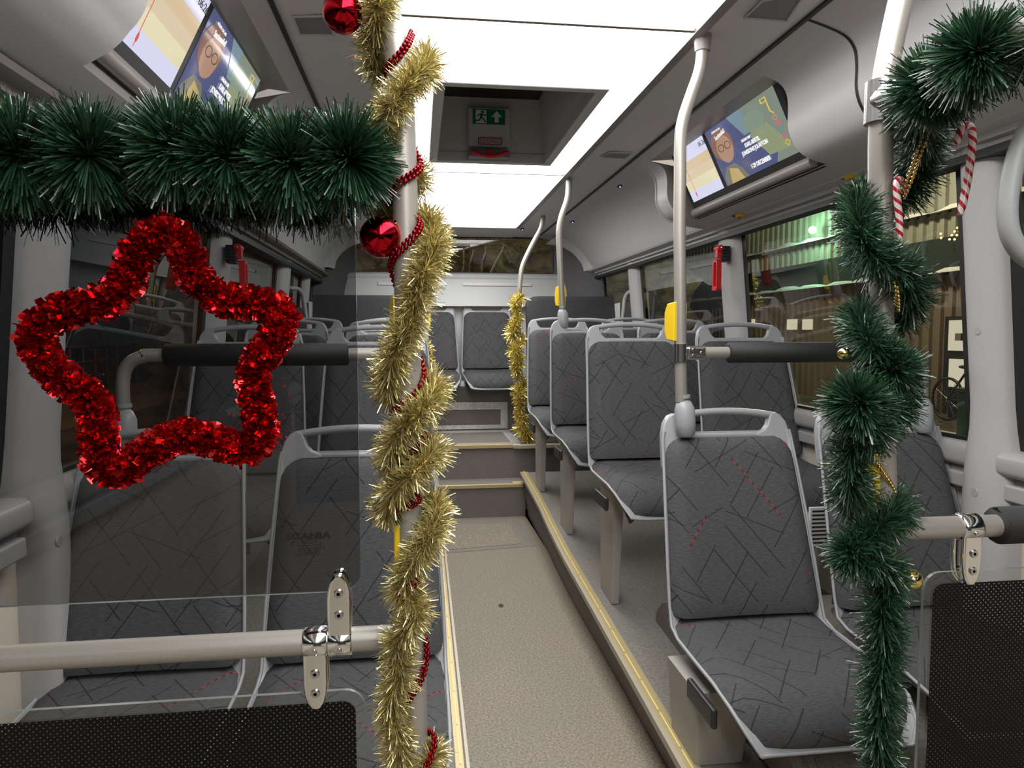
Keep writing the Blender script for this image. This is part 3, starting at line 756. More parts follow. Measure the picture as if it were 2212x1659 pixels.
def bench(s, label):
    x0,x1 = .47,(1.165 if s > 0 else 1.14)
    t = thing('bench_seat', label, 'seat', (s*(x0+x1)/2, 5.3, .466))
    def pt(mb, name, mt, bevel): o = mb.build(name, M[mt], t, bevel=bevel); o.location = -Vector(t.location); return o
    b = MB(); prof = [(5.33,.92),(5.36,1.10),(5.42,1.35),(5.47,1.52),(5.49,1.555),(5.53,1.555),(5.55,1.52),(5.50,1.30),(5.45,.92)]
    xs = np.linspace(x0,x1,14); rows = []
    for x in xs:
        k = min((x-x0)/.09,1); dzc = -.05*(1-math.sqrt(max(0,1-(1-k)**2)))
        rows.append([Vector((s*x,y,z+(dzc if z > 1.4 else 0))) for y,z in prof])
    b.grid(rows, True); b.add(rows[0], [tuple(range(len(prof)))]); b.add(rows[-1], [tuple(range(len(prof)))])
    pt(b, 'backrest', 'fabric_plain', 0)
    b = MB(); b.box((min(s*x0,s*.98),5.02,.83),(max(s*x0,s*.98),5.40,.93)); pt(b, 'cushion', 'fabric_plain', .025)
    b = MB(); b.box((min(s*(x0+.03),s*.96),5.10,.466),(max(s*(x0+.03),s*.96),5.5,.83)); pt(b, 'base', 'riser', 0)
    b = MB(); b.box((min(s*(x1+.003),s*(x1+.02)),5.34,.8),(max(s*(x1+.003),s*(x1+.02)),5.56,1.5)); pt(b, 'side_panel', 'panel_grey', .01)
bench(1, 'wide dark upholstered seat back at the rear right, without a handle')
bench(-1, 'wide dark upholstered seat back at the rear left, without a handle')
def fold_seat(s, label):
    xc, yc = s*1.13, 4.97
    t = thing('side_seat', label, 'seat', (xc, yc, .466), -s*math.radians(62))
    b = MB()
    out = rrect(.30,.62,.055,5,0,.82); b.prism(out, .02, frame(Vector((0,.0,0)), (1,0,0), (0,.12,1)))
    o1 = rrect(.22,.085,.03,4,0,1.055)
    m_ = MB(); pa = [Vector((x,.125,z)) for x,z in out[:]]
    fr_ = MB(); fr_.tube([Vector((x, .12*z/1.0-.012, z)) for x,z in rrect(.30,.66,.07,5,0,.78)], .016, 8, closed=True); fr_.build('frame', M['shell'], t)
    b = MB(); b.prism(rrect(.26,.50,.05,5,0,.74), .035, frame(Vector((0,-.03,0)), (1,0,0), (0,.12,1)) @ Matrix.Translation((0,0,-.035))); b.build('backrest', M['fabric_plain'], t, bevel=.01)
    b = MB(); b.box((-.13,-.09,.42),(.13,-.045,.74)); b.build('cushion', M['fabric_plain'], t, bevel=.015)
    b = MB(); b.box((-.04,-.08,0),(.04,-.03,.42)); b.build('leg', M['leg'], t)
fold_seat(1, 'narrow grey seat with a hoop handle against the right wall at the rear')
fold_seat(-1, 'narrow grey seat with a hoop handle against the left wall at the rear')

# wheel arch under the front right seats
wa = MB(); n = 12; rows = []
for k in range(n+1):
    a = PI*k/n; y = 1.98+.50*-math.cos(a); z = podz(2.0)+.19*math.sin(a)**.8
    rows.append([Vector((.50,y,z)), Vector((1.28,y,z))])
wa.grid(rows, True); o = wa.build('wheel_arch', M['podium'], floor)
wa = MB(); wa.add([r[0] for r in rows], [tuple(range(n+1))]); wa.build('wheel_arch_side', M['riser'], floor)
wa = MB()
for r0 in (0,.03,.06): wa.tube([Vector((.505+r0,r[0].y,r[0].z+.002)) for r in rows], .004, 5)
wa.build('arch_rib', M['riser'], floor)

# ------------------------------------------------------------------ poles and rails
TR = .0175
def pole_obj(name, label, path, r=TR, group=None, cat='pole', smooth=8):
    p = [Vector(q) for q in path]
    t = thing(name, label, cat, p[0], 0, group)
    b = MB(); b.tube(smooth_path(p, smooth), r, 14); o = b.build('tube', M['tube'], t); o.location = -p[0]
    return t
def put(t, mb, name, mt, bevel=0, label=None, kind=None):
    o = mb.build(name, M[mt] if isinstance(mt, str) else mt, t, bevel=bevel, kind=kind); o.location = -Vector(t.location)
    if label: o['label'] = label
    return o
def button(t, base, face, h=.09, hw=.0235):
    """yellow stop button housing clamped to a pole; base = centre on the pole, face = way it faces"""
    f = Vector(face).normalized(); sd = f.cross(Vector((0,0,1)))
    Mx = frame(Vector(base), f, (0,0,1))
    b = MB(); b.prism([(-.006,-h/2),(.030,-h/2+.004),(.043,-h/2+.030),(.043,h/2-.030),(.030,h/2-.004),(-.006,h/2)], .0+2*hw, Mx @ Matrix.Translation((0,0,-hw)))
    return put(t, b, 'stop_button', 'yellow', .004, 'yellow stop button housing')
# front left pole
xl, xr_ = -.373, .335
lp = [Vector((-.366,1.0,.0)), Vector((-.369,1.0,.45)), Vector((-.373,1.0,.9)), Vector((-.376,1.0,1.35))] + [at(px,py,Y=1.0) for px,py in ((872,340),(868,240),(860,150),(847,70),(828,0),(806,-60),(795,-110),(792,-160))] 
lp.append(Vector((lp[-1].x,1.0,2.11)))
poleL = pole_obj('grab_pole', 'front left grab pole wound with gold tinsel and red beads', lp)
b = MB(); b.tube([Vector((-.366,1.0,0)),Vector((-.366,1.0,.02))], .03, 16); put(poleL, b, 'foot_flange', 'tube')
b = MB(); b.tube([at(858,352,Y=1.0)+Vector((-.02,0,0)), at(858,352,Y=1.0)+Vector((.012,0,0))], .0182, 14); put(poleL, b, 'weld_joint', 'tube')
button(poleL, (-.377,1.0,.955), (-.02,1,0), .075, .021)
rp = [Vector((.375,1.0,.0)), Vector((.362,1.0,.45)), at(1911,1150,Y=1.0), at(1906,900,Y=1.0), at(1904,640,Y=1.0), at(1902,420,Y=1.0), at(1903,280,Y=1.0), at(1909,190,Y=1.0), at(1922,110,Y=1.0), at(1946,0,Y=1.0), at(1968,-90,Y=1.0), at(1975,-150,Y=1.0)]
rp.append(Vector((rp[-1].x,1.0,2.11)))
poleR = pole_obj('grab_pole', 'front right grab pole wound with a green garland', rp)
b = MB(); b.tube([rp[0],rp[0]+Vector((0,0,.02))], .03, 16); put(poleR, b, 'foot_flange', 'tube')
cz = at(1904,222,Y=1.0)
b = MB(); b.tube([cz+Vector((0,0,-.030)),cz+Vector((0,0,.030))], .0235, 18); b.tube([cz+Vector((0,-.005,0)),cz+Vector((.004,-.085,0))], .023, 18); put(poleR, b, 'rail_clamp', 'chrome_dull', .002, 'polished metal tee clamp')
button(poleR, (rp[3].x-.004,1.0,at(1880,1040,Y=1.0).z), (-.62,.8,0), .088)
# upper right rail running forward over the viewer
ur = [cz+Vector((.0,-.03,0)), Vector((cz.x+.003,.80,cz.z)), Vector((cz.x,.3,cz.z)), Vector((cz.x,-.6,cz.z))]
railU = pole_obj('grab_rail', 'overhead grab rail running forward from the front right pole under a green garland', ur, cat='rail')
# left rails across
zlu = at(560,343,Y=1.0).z; zll = at(400,1401,Y=1.0).z
rl1 = pole_obj('grab_rail', 'upper cross rail at the left, buried in a green garland', [(-1.235,1.0,zlu),(-.80,1.0,zlu),(-.393,1.0,zlu)], cat='rail')
rl2 = pole_obj('grab_rail', 'lower cross rail at the left, bare metal, ending at the gold pole', [(-1.265,1.0,zll),(-.80,1.0,zll),(-.390,1.0,zll)], cat='rail')
zrl = at(2050,1139,Y=1.0).z
rr = pole_obj('grab_rail', 'lower cross rail at the right with a black foam sleeve', [(.372,1.0,zrl),(.8,1.0,zrl),(1.265,1.0,zrl)], cat='rail')
fo0 = at(2150,1128,Y=1.0).x
b = MB(); b.tube([Vector((fo0+.008,1.0,zrl)),Vector((fo0,1.0,zrl)),Vector((fo0+.004,1.0,zrl)),Vector((1.2,1.0,zrl))], [.019,.027,.0295,.0295], 20); put(rr, b, 'foam_sleeve', 'foam', 0, 'black foam sleeve')

def clamp(t, cx, zc, y, updown, length, label):
    """polished clamp: a ring round the rail and a pointed blade that grips the pane"""
    w_ = .0165
    b = MB(); b.tube([Vector((cx-w_,y,zc)),Vector((cx-w_+.002,y,zc)),Vector((cx+w_-.002,y,zc)),Vector((cx+w_,y,zc))], [.0195,.0215,.0215,.0195], 20)
    ringo = put(t, b, 'clamp_ring', 'chrome', 0, label)
    for fy, nm in ((-.0165,'clamp_blade'),(.0035,'clamp_blade')):
        out = [(-w_,0),(w_,0)]
        for k in range(9):
            a = PI*k/8
            q = math.sin(a)
            out.append((w_*math.cos(a)**1 if True else 0, length-.040+.040*math.sin(a)**.9))
        Mx = frame(Vector((cx,y+fy+.012,zc)), (updown,0,0), (0,0,updown))
        Mx = frame(Vector((cx,y+fy+.012,zc)), (1,0,0), (0,0,1)) if updown > 0 else frame(Vector((cx,y+fy+.012,zc)), (-1,0,0), (0,0,-1))
        b = MB(); b.prism(out, .012, Mx); o = put(t, b, nm, 'chrome', .0045)
        if fy < 0: blade = o; o.location = (0,0,0); o.data.transform(Matrix.Translation(-Vector(t.location)))
    for k, f in enumerate((.42,.72)):
        zz = zc+updown*length*f
        b = MB(); b.tube([Vector((cx,y-.0165,zz)),Vector((cx,y-.0195,zz))], [.0068,.0055], 14); b.tube([Vector((cx,y-.0195,zz)),Vector((cx,y-.0185,zz))], [.0026,.0026], 6)
        so = b.build('screw', M['screw'], blade); so.data.transform(Matrix.Translation(-Vector(t.location)))
    b = MB(); b.tube([Vector((cx,y-.020,zc-.006)),Vector((cx,y-.0235,zc-.006))], [.0042,.0034], 12); put(t, b, 'screw', 'screw')
c1 = at(736,1385,Y=1.0).x; c2 = at(683,1392,Y=1.0).x
clamp(rl2, c1, zll, 1.0, 1, zll*0+at(736,1238,Y=.985).z-zll, 'polished pane clamp pointing up')
clamp(rl2, c2, zll, 1.0, -1, zll-at(683,1536,Y=.985).z, 'polished pane clamp pointing down')
c3 = at(686,345,Y=1.0).x; clamp(rl1, c3, zlu, 1.0, -1, zlu-at(686,448,Y=.985).z, 'polished pane clamp pointing down')
c4 = at(2088,1135,Y=1.0).x; clamp(rr, c4, zrl, 1.0, -1, zrl-at(2082,1268,Y=.985).z, 'polished pane clamp pointing down')

# panes held by the clamps
def pane(name, label, x0, x1, z0, z1, y, r, mt, th=.006, parts=()):
    t = thing(name, label, 'glass pane', ((x0+x1)/2,y,z0))
    b = MB(); pts = rrect(x1-x0,z1-z0,r,6,(x0+x1)/2,(z0+z1)/2)
    Mx = frame(Vector((0,y,0)), (1,0,0), (0,0,1))
    n = len(pts); front = [Mx @ Vector((p[0],p[1],0)) for p in pts]
    b.add(front, [tuple(range(n))], pts); put(t, b, 'glass', mt)
    e = MB()
    e.grid([[Vector((p.x,p.y-.003,p.z)) for p in front],[Vector((p.x,p.y+.003,p.z)) for p in front]], False, None, True); put(t, e, 'ground_edge', 'clear_edge')
    return t
px1 = at(774,900,Y=1.0).x; pz0 = at(400,1293,Y=1.0).z
paneU = pane('smoked_pane', 'smoked glass screen behind the red star, above the lower left rail', -1.245, px1, pz0, zlu-.02, 1.001, .028, 'pane_smoke')
# maker's print near the lower right corner
def onpane(px, py): return at(px,py,Y=.9995)
for (tx,px,py,hh,sx) in (('SCANIA',666,1158,.0135,1.25),('SEGLA',668,1171,.0075,1.1),('17',667,1178,.0045,1),('43R-00313',678,1186,.0062,1.1),('2596397',667,1196,.0085,1.1)):
    c_ = onpane(px,py); o = text('print', tx, hh, frame(c_,(1,0,0),(0,0,1)), M['ink'], paneU, bold=.0006 if tx == 'SCANIA' else 0, sx=sx); o.location = -Vector(paneU.location)
b = MB()
def ringflat(mb, c_, ro, ri, n=20, sx=1):
    vs = [c_+Vector((ro*sx*math.cos(2*PI*k/n),0,ro*math.sin(2*PI*k/n))) for k in range(n)]+[c_+Vector((ri*sx*math.cos(2*PI*k/n),0,ri*math.sin(2*PI*k/n))) for k in range(n)]
    mb.add(vs, [(k,(k+1)%n,n+(k+1)%n,n+k) for k in range(n)])
ringflat(b, onpane(650,1186), .0042, .0036); put(paneU, b, 'print', 'ink')
o = text('print', 'E4', .0045, frame(onpane(650,1186),(1,0,0),(0,0,1)), M['ink'], paneU); o.location = -Vector(paneU.location)
c_ = onpane(668,1171); b = MB()
for (xa,xb,za,zb) in ((-.0155,.0155,.0046,.0052),(-.0155,.0155,-.0052,-.0046),(-.0155,-.0149,-.005,.005),(.0149,.0155,-.005,.005)):
    b.add([c_+Vector((xa,0,za)),c_+Vector((xb,0,za)),c_+Vector((xb,0,zb)),c_+Vector((xa,0,zb))], [(0,1,2,3)])
put(paneU, b, 'print', 'ink')

def frit_pane(label, x0, x1, z0, z1, left_margin, right_margin, top_margin):
    t = pane('dotted_pane', label, x0, x1, z0, z1, 1.001, .028, 'clear')
    b = MB(); xa, xb, za, zb = x0+left_margin, x1-right_margin, z0, z1-top_margin
    pts = rrect(xb-xa, zb-za, .018, 6, (xa+xb)/2, (za+zb)/2)
    Mx = frame(Vector((0,.9985,0)), (1,0,0), (0,0,1)); b.add([Mx @ Vector((p[0],p[1],0)) for p in pts], [tuple(range(len(pts)))], pts)
    put(t, b, 'dot_print', 'frit', 0, 'black dot matrix print')
frit_pane('clear pane with a black dot print below the lower left rail', -1.255, at(790,1560,Y=1.0).x, .20, at(400,1512,Y=1.0).z, .02, .0135, .016)
frit_pane('clear pane with a black dot print below the right rail, beside the green garland', at(1989,1400,Y=1.0).x, 1.255, .20, at(2100,1232,Y=1.0).z, .016, .02, .019)

# middle poles at the front row
def polefoot(t, p, s=1):
    b = MB(); b.tube([p+Vector((0,0,.062)),p+Vector((0,0,.072))], .0195, 14); put(t, b, 'foot_ring', 'shell')
    b = MB(); b.tube([p+Vector((0,0,.060)),p+Vector((0,0,.050)),p+Vector((.002,-.004,.03)),p+Vector((.004,-.008,-.015)),p+Vector((.006,-.008,-.045)),p+Vector((.006,-.008,-.052))], [.012,.022,.030,.030,.026,.018], 14, flat=.9); put(t, b, 'foot_socket', 'shell')
mid = [at(px,py,Y=2.0) for px,py in ((1472,868),(1470,760),(1469,600),(1468,492),(1469,390),(1470,298),(1477,254),(1494,203),(1510,158),(1516,125),(1517,92))]
mid.append(Vector((mid[-1].x+.001,2.0,CZ)))
pmR = pole_obj('grab_pole', 'curved grab pole rising from the front right aisle seat to the ceiling', mid)
polefoot(pmR, at(1476,905,Y=2.0))
b = MB(); p = Vector(mid[-1]); b.tube([p+Vector((0,0,-.045)),p], [.0215,.026], 14); put(pmR, b, 'ceiling_sleeve', 'trim_brown')
button(pmR, Vector((mid[2].x,2.0,at(1455,695,Y=2.0).z)), (-.28,1,0), .115)
zh = at(1500,762,Y=2.0).z; pxr = at(1470,762,Y=2.0).x
b = MB(); b.tube([Vector((pxr,2.0,zh-.026)),Vector((pxr,2.0,zh+.026))], .0225, 18); put(pmR, b, 'rail_clamp', 'chrome_dull', .003, 'polished clamp')
b = MB(); b.box((pxr+.012,1.978,zh-.020),(pxr+.072,2.022,zh+.020)); put(pmR, b, 'clamp_arm', 'chrome_dull', .009)
for dx,dz in ((.033,.009),(.033,-.009),(.058,0)):
    b = MB(); b.tube([Vector((pxr+dx,1.978,zh+dz)),Vector((pxr+dx,1.974,zh+dz))], .006, 10); put(pmR, b, 'screw', 'screw')
def padded_rail(s, label, x_in, x_foam0, x_foam1, x_out, zend):
    pts = [Vector((x_in,2.0,zh)),Vector((x_foam0,2.0,zh)),Vector((x_foam1,2.0,zh)),Vector((x_out-s*.055,2.0,zh-.003)),Vector((x_out-s*.018,2.0,zh-.022)),Vector((x_out,2.0,zh-.062)),Vector((x_out+s*.002,2.0,zend+.05))]
    t = pole_obj('padded_rail', label, pts, cat='rail')
    a, c_ = sorted((x_foam0,x_foam1))
    b = MB(); b.tube([Vector((a,2.0,zh)),Vector((a+.004,2.0,zh)),Vector((c_-.004,2.0,zh)),Vector((c_,2.0,zh))], [.024,.0305,.0305,.024], 20); put(t, b, 'foam_sleeve', 'foam', 0, 'black foam sleeve')
    polefoot(t, Vector((x_out,2.0,zend)))
padded_rail(1, 'black padded rail across the front right seats', pxr, at(1572,762,Y=2.0).x, at(1830,750,Y=2.0).x+.12, at(1991,850,Y=2.0).x, at(1995,898,Y=2.0).z)
xlm = -.408
padded_rail(-1, 'black padded rail across the front left seats, seen through the red star', xlm, at(754,770,Y=2.0).x, at(356,772,Y=2.0).x, at(268,880,Y=2.0).x, at(275,930,Y=2.0).z)
lm = [Vector((xlm,2.0,1.0)),Vector((xlm,2.0,1.2)),Vector((xlm,2.0,1.5)),Vector((xlm,2.0,1.66)),Vector((xlm-.006,2.0,1.75)),at(836,235,Y=2.0),at(818,190,Y=2.0),at(800,145,Y=2.0),at(789,110,Y=2.0),at(787,85,Y=2.0)]
lm.append(Vector((lm[-1].x,2.0,CZ)))
pmL = pole_obj('grab_pole', 'curved grab pole of the front left aisle seat, mostly hidden behind the gold tinsel pole', lm)
polefoot(pmL, Vector((xlm,2.0,1.0)))
button(pmL, (xlm,2.0,1.31), (-.3,1,0), .115)
b = MB(); p = Vector((xlm,2.0,zh)); b.tube([p+Vector((0,0,-.026)),p+Vector((0,0,.026))], .0225, 18); b.box((xlm-.06,1.98,zh-.02),(xlm-.01,2.02,zh+.02)); put(pmL, b, 'rail_clamp', 'chrome_dull', .004, 'polished clamp')
p3 = [at(px,py,Y=3.86) for px,py in ((1214.5,668),(1213,640),(1211,593),(1208,520),(1209,490),(1214,466),(1226,430),(1229,400))]
p3.append(Vector((p3[-1].x,3.86,CZ)))
pm3 = pole_obj('grab_pole', 'curved grab pole rising from the third right aisle seat', p3)
polefoot(pm3, at(1214.5,690,Y=3.86)); button(pm3, (p3[1].x,3.86,at(1208,640,Y=3.86).z), (-.2,1,0), .11)
p4 = [at(px,py,Y=5.1) for px,py in ((1141,968),(1134,920),(1128,870),(1122,800),(1120,700),(1122,629),(1125,593),(1130,571),(1141,546),(1156,517),(1169,492),(1173,468),(1173,445))]
p4[0].z = .468
p4.append(Vector((p4[-1].x,5.1,CZ)))
pm4 = pole_obj('grab_pole', 'bent grab pole at the rear right, wrapped in bright gold tinsel', p4)
b = MB(); p = p4[-2]; b.tube([p+Vector((0,0,-.055)),p+Vector((0,0,.03))], .021, 12); put(pm4, b, 'pole_sleeve', 'white', 0, 'white sleeve')
q4 = [Vector((-.345,5.1,.468)),Vector((-.325,5.1,.62)),Vector((-.308,5.1,.9)),at(921,700,Y=5.1),at(922,640,Y=5.1),Vector((-.33,5.1,1.62)),Vector((-.40,5.1,1.80)),Vector((-.455,5.1,1.92)),Vector((-.47,5.1,2.0)),Vector((-.47,5.1,CZ))]
pm5 = pole_obj('grab_pole', 'bent grab pole at the rear left, peeping out behind the front gold pole', q4)
button(pm5, (q4[3].x,5.1,at(925,690,Y=5.1).z), (.2,1,0), .11)

# near handle loop at the right edge
hl = thing('strap_handle', 'grey plastic hanging loop handle at the right edge', 'handle', at(2240,430,Y=.80))
pts = [at(px,py,Y=.80) for px,py in ((2262,205),(2228,262),(2197,335),(2180,410),(2176,468),(2186,515),(2214,553),(2262,575),(2310,553),(2338,515),(2348,468),(2344,410),(2327,335),(2296,262))]
b = MB(); b.tube(smooth_path(pts,6,True), .0125, 12, closed=True, flat=.9, side=(0,1,0)); put(hl, b, 'loop', 'shell')
pp = at(2262,205,Y=.80); b = MB(); b.box((pp.x-.02,.79,pp.z-.01),(pp.x+.02,.81,cz.z+.02)); put(hl, b, 'hanger', 'shell', .004)

# ------------------------------------------------------------------ displays
def display(label, origin, u, v, Wd, Hd, part_order, s):
    """origin: lower corner seen at the left by somebody facing the screen"""
    o = Vector(origin); u = Vector(u).normalized(); v = Vector(v).normalized()
    t = thing('display_screen', label, 'screen', o)
    F0 = frame(o, u, v); nrm = F0.col[2].xyz
    def F(x, y, z): return F0 @ Matrix.Translation((x,y,z))
    def pr(name, x0,y0,x1,y1,z,mt,lab=None,dep=.0006):
        b = MB(); b.prism([(x0,y0),(x1,y0),(x1,y1),(x0,y1)], dep, F(0,0,z)); return sub(b, name, mt)
    def sub(mb, name, mt):
        if cur[0] is None: return put(t, mb, name, mt)
        o_ = mb.build(name, mt if not isinstance(mt, str) else M[mt], cur[0]); return o_
    cur = [None]
    b = MB(); b.prism([(-.012,-.012),(Wd+.012,-.012),(Wd+.012,Hd+.012),(-.012,Hd+.012)], .03, F(0,0,-.03)); put(t, b, 'bezel', 'black_plastic', .003)
    # housing: side cheeks and rounded lower lip
    for xx in (-.03, Wd+.012):
        b = MB(); b.prism([(0,-.05),(.018,-.05),(.018,Hd+.01),(0,Hd+.01)], .07, F(xx,0,-.09)); put(t, b, 'cheek', 'trim_brown', .004)
    b = MB(); b.tube([F0 @ Vector((x,-.030,-.005)) for x in (-.03,0,Wd*.5,Wd,Wd+.03)], .021, 14); put(t, b, 'lower_lip', 'trim_brown')
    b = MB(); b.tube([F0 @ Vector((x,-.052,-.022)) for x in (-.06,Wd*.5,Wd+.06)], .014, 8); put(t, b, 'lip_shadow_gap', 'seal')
    g = .018; split = .355
    def X(f): return g+(Wd-2*g)*f
    y0,y1 = g, Hd-g
    # route half
    LV, BG1, BG2, BG3 = [screen_mat('px%d' % i, c, 1) for i,c in enumerate(((.62,.62,.80),(.62,.47,.30),(.64,.52,.36),(.70,.64,.42)))]
    xa, xb = X(0), X(split)
    hh = y1-y0
    cur[0] = pr('route_map', xa, y0, xb, y1, .0001, LV)
    for (f0,f1,mm,nm) in ((0,.2,LV,'route_field'),(.2,.40,BG3,'route_band'),(.40,.57,BG2,'route_band'),(.57,.74,BG1,'route_band'),(.74,1,LV,'route_field')):
        pr(nm, xa, y0+hh*f0, xb, y0+hh*f1, .0005, mm)
    RD = screen_mat('pxr', (.62,.10,.10), 1)
    xr0 = xa+(xb-xa)*.20
    pr('route_line', xr0-.0012, y0+hh*.03, xr0+.0012, y1-hh*(.25 if s > 0 else .02), .0014, RD)
    b = MB(); b.prism([(xr0+.0055*math.cos(k*PI/5), y0+hh*.12+.012*math.sin(k*PI/5)) for k in range(10)], .0006, F(0,0,.002)); sub(b, 'route_stop', RD)
    oo = text('clock', '06:26', hh*.125, F(xb-.028,y1-hh*.115,.0016), screen_mat('pxk',(.03,.03,.04),1), cur[0])
    # advert half: a plain drawn portrait against a night street
    xa, xb = X(split+.035), X(1)
    wd = xb-xa
    cur[0] = None; cur[0] = pr('advert', xa, y0, xb, y1, .0005, screen_mat('ad0',(.075,.085,.19),1))
    def blob(name, pts, col, z):
        b = MB(); b.prism([(xa+wd*x, y0+hh*y) for x,y in pts], .0005, F(0,0,z)); sub(b, name, screen_mat('ad_'+name,col,1))
    def ell(cx,cy,rx,ry,n=18): return [(cx+rx*math.cos(2*PI*k/n),cy+ry*math.sin(2*PI*k/n)) for k in range(n)]
    blob('advert_field', [(.42,1),(1,1),(1,.0),(.74,.0),(.86,.35),(.60,.55),(.52,.8)], (.19,.23,.18), .0012)
    blob('advert_field', [(.36,1),(.55,1),(.62,.62),(.50,.60)], (.17,.25,.30), .0016)
    blob('advert_figure', ell(.66,.72,.13,.16), (.20,.26,.20), .0020)
    blob('advert_figure', [(.55,.58),(.80,.60),(.97,.12),(.70,.15)], (.24,.28,.16), .0024)
    blob('advert_coat', [(.02,0),(.36,0),(.32,.16),(.24,.30),(.10,.30),(.02,.12)], (.16,.16,.12), .0020)
    blob('advert_scarf', [(.10,0),(.30,.0),(.25,.20),(.14,.26)], (.46,.34,.14), .0024)
    blob('advert_hair', ell(.17,.66,.16,.27), (.22,.11,.08), .0020)
    blob('advert_face', ell(.19,.58,.115,.235), (.38,.22,.15), .0026)
    gl = MB()
    for gx in (.145,.245):
        ou = ell(gx,.62,.046,.065,14); inn = ell(gx,.62,.037,.053,14)
        gl.add([F(0,0,.0034) @ Vector((xa+wd*x,y0+hh*y,0)) for x,y in ou+inn], [(k,(k+1)%14,14+(k+1)%14,14+k) for k in range(14)])
    sub(gl, 'advert_glasses', screen_mat('adg',(.05,.03,.03),1))
    WHT = screen_mat('adw',(.85,.85,.85),1)
    for (tx,fx,fy,sz,bo) in (('SAGAN OM',.50,.545,.062,.0004),('KARL-BERTIL',.56,.455,.092,.0007),('JONSSONS JULAFTON',.56,.355,.092,.0007),('1-29 DECEMBER',.56,.115,.098,.0008)):
        oo = text('advert_print', tx, hh*sz, F(xa+wd*fx,y0+hh*fy,.004), WHT, cur[0], bold=bo, sx=.92)
    oo = text('advert_print', 'Succémusikal!', hh*.10, F(xa+wd*.20,y0+hh*.83,.004) @ Matrix.Rotation(.10,4,'Z') @ Matrix.Shear('XZ',4,(.0,.0)), WHT, cur[0], bold=.0002, sx=.72)
    oo = text('advert_print', 'HÖRNS OSCARS', hh*.045, F(xa+wd*.17,y0+hh*.92,.004), WHT, cur[0])
    for k,(cx,cy,col) in enumerate(((.90,.60,(.62,.18,.12)),(.915,.50,(.62,.10,.14)),(.92,.40,(.05,.30,.22)),(.925,.30,(.62,.10,.16)),(.93,.20,(.65,.42,.05)))):
        b = MB(); ou = [(cx,cy+.055),(cx+.032,cy),(cx,cy-.055),(cx-.032,cy)]; inn = [(cx,cy+.037),(cx+.021,cy),(cx,cy-.037),(cx-.021,cy)]
        b.add([F(0,0,.003) @ Vector((xa+wd*x,y0+hh*y,0)) for x,y in ou+inn], [(q,(q+1)%4,4+(q+1)%4,4+q) for q in range(4)]); sub(b, 'advert_bunting', screen_mat('adb%d'%k,col,1))
    b = MB()
    for (a,c_) in (((.82,.93),(.88,.93)),((.88,.93),(.88,.72)),((.88,.72),(.91,.66)),((.82,.93),(.82,.87)),((.82,.87),(.88,.87))):
        d = Vector((c_[0]-a[0],c_[1]-a[1])); nn = Vector((-d.y,d.x)).normalized()*.006
        b.add([F(0,0,.003) @ Vector((xa+wd*x,y0+hh*y,0)) for x,y in ((a[0]+nn.x,a[1]+nn.y),(a[0]-nn.x,a[1]-nn.y),(c_[0]-nn.x,c_[1]-nn.y),(c_[0]+nn.x,c_[1]+nn.y))], [(0,1,2,3)])
    sub(b, 'advert_bunting', screen_mat('adby',(.75,.5,.08),1))
    return t
vR = Vector((-.120,0,.248)); HdR = vR.length
display('lit advert display in the right duct, route map beside a theatre advert', (.938,3.27,1.862), (0,-1,0), vR, .975, HdR, 0, 1)
display('lit advert display in the left duct above the green garland, mirroring the lamps', (-.982,1.60,1.862), (0,1,0), (.122,0,.250), .90, HdR, 0, -1)

# ------------------------------------------------------------------ small fittings
def led_unit(label, p, nrm=(0,0,-1), yellow=False, r=.016, along=(0,1,0)):
    t = thing('stop_button' if yellow else 'reading_light', label, 'button' if yellow else 'light', p)
    p = Vector(p)
    b = MB(); b.sphere(p, r, 14, 6, 1.0, 1.6, .45); put(t, b, 'housing', 'black_plastic')
    b = MB(); b.sphere(p+Vector((0,-r*.9,-r*.38)), r*.26, 8, 5); put(t, b, 'led', 'led', 0, 'blue glowing LED')
    if yellow:
        q = p+Vector((.0,-.042,-.004)) 
        b = MB(); b.sphere(q, .028, 16, 8, .75, 1.15, .45); put(t, b, 'cover', 'yellow', 0, 'yellow dome')
        b = MB(); b.sphere(q+Vector((-.004,0,-.010)), .012, 10, 6, .8, 1.3, .5); put(t, b, 'push_pad', 'red_plastic', 0, 'red pad')
    return t
led_unit('yellow stop button with a blue LED under the right duct, farther one', at(1590,466,Z=1.798), yellow=True)
led_unit('yellow stop button with a blue LED under the right duct, by the green pole', at(1824,383,Z=1.798), yellow=True)
led_unit('yellow stop button under the left duct, below the garland', at(478,452,Z=1.745), yellow=True)
led_unit('small black reading light with a blue LED on the right ceiling, nearest of the four', at(1338,402,Z=2.045))
led_unit('small black reading light with a blue LED on the right cove behind the third pole', at(1236,479,Z=2.05), r=.018)
led_unit('small black reading light with a blue LED at the rear end of the lit panels', at(1128,495,Z=2.10))
led_unit('black oval reading light with a blue LED at the upper left edge', at(8,132,Z=1.775), r=.028)
vt = thing('label_badge', 'small black oval badge beside the upper left reading light', 'badge', at(57,129,Z=1.772))
b = MB(); b.sphere(vt.location, .012, 14, 6, .75, 1.9, .25); put(vt, b, 'badge', 'black_plastic')
b = MB(); pz = Vector(vt.location)+Vector((0,0,-.0035)); b.add([pz+Vector(q) for q in ((-.004,-.012,0),(.004,-.012,0),(.004,.012,0),(-.004,.012,0))], [(0,1,2,3)]); put(vt, b, 'badge_face', 'white')
def grille(label, pts, z):
    t = thing('speaker_grille', label, 'grille', at(*pts[0],Z=z))
    q = [at(px,py,Z=z-.003) for px,py in pts]
    b = MB(); b.add(q, [(0,1,2,3)]); put(t, b, 'mesh', 'shell_dark')
    b = MB(); b.tube([p+Vector((0,0,-.001)) for p in q], .004, 6, closed=True); put(t, b, 'rim', 'panel_grey')
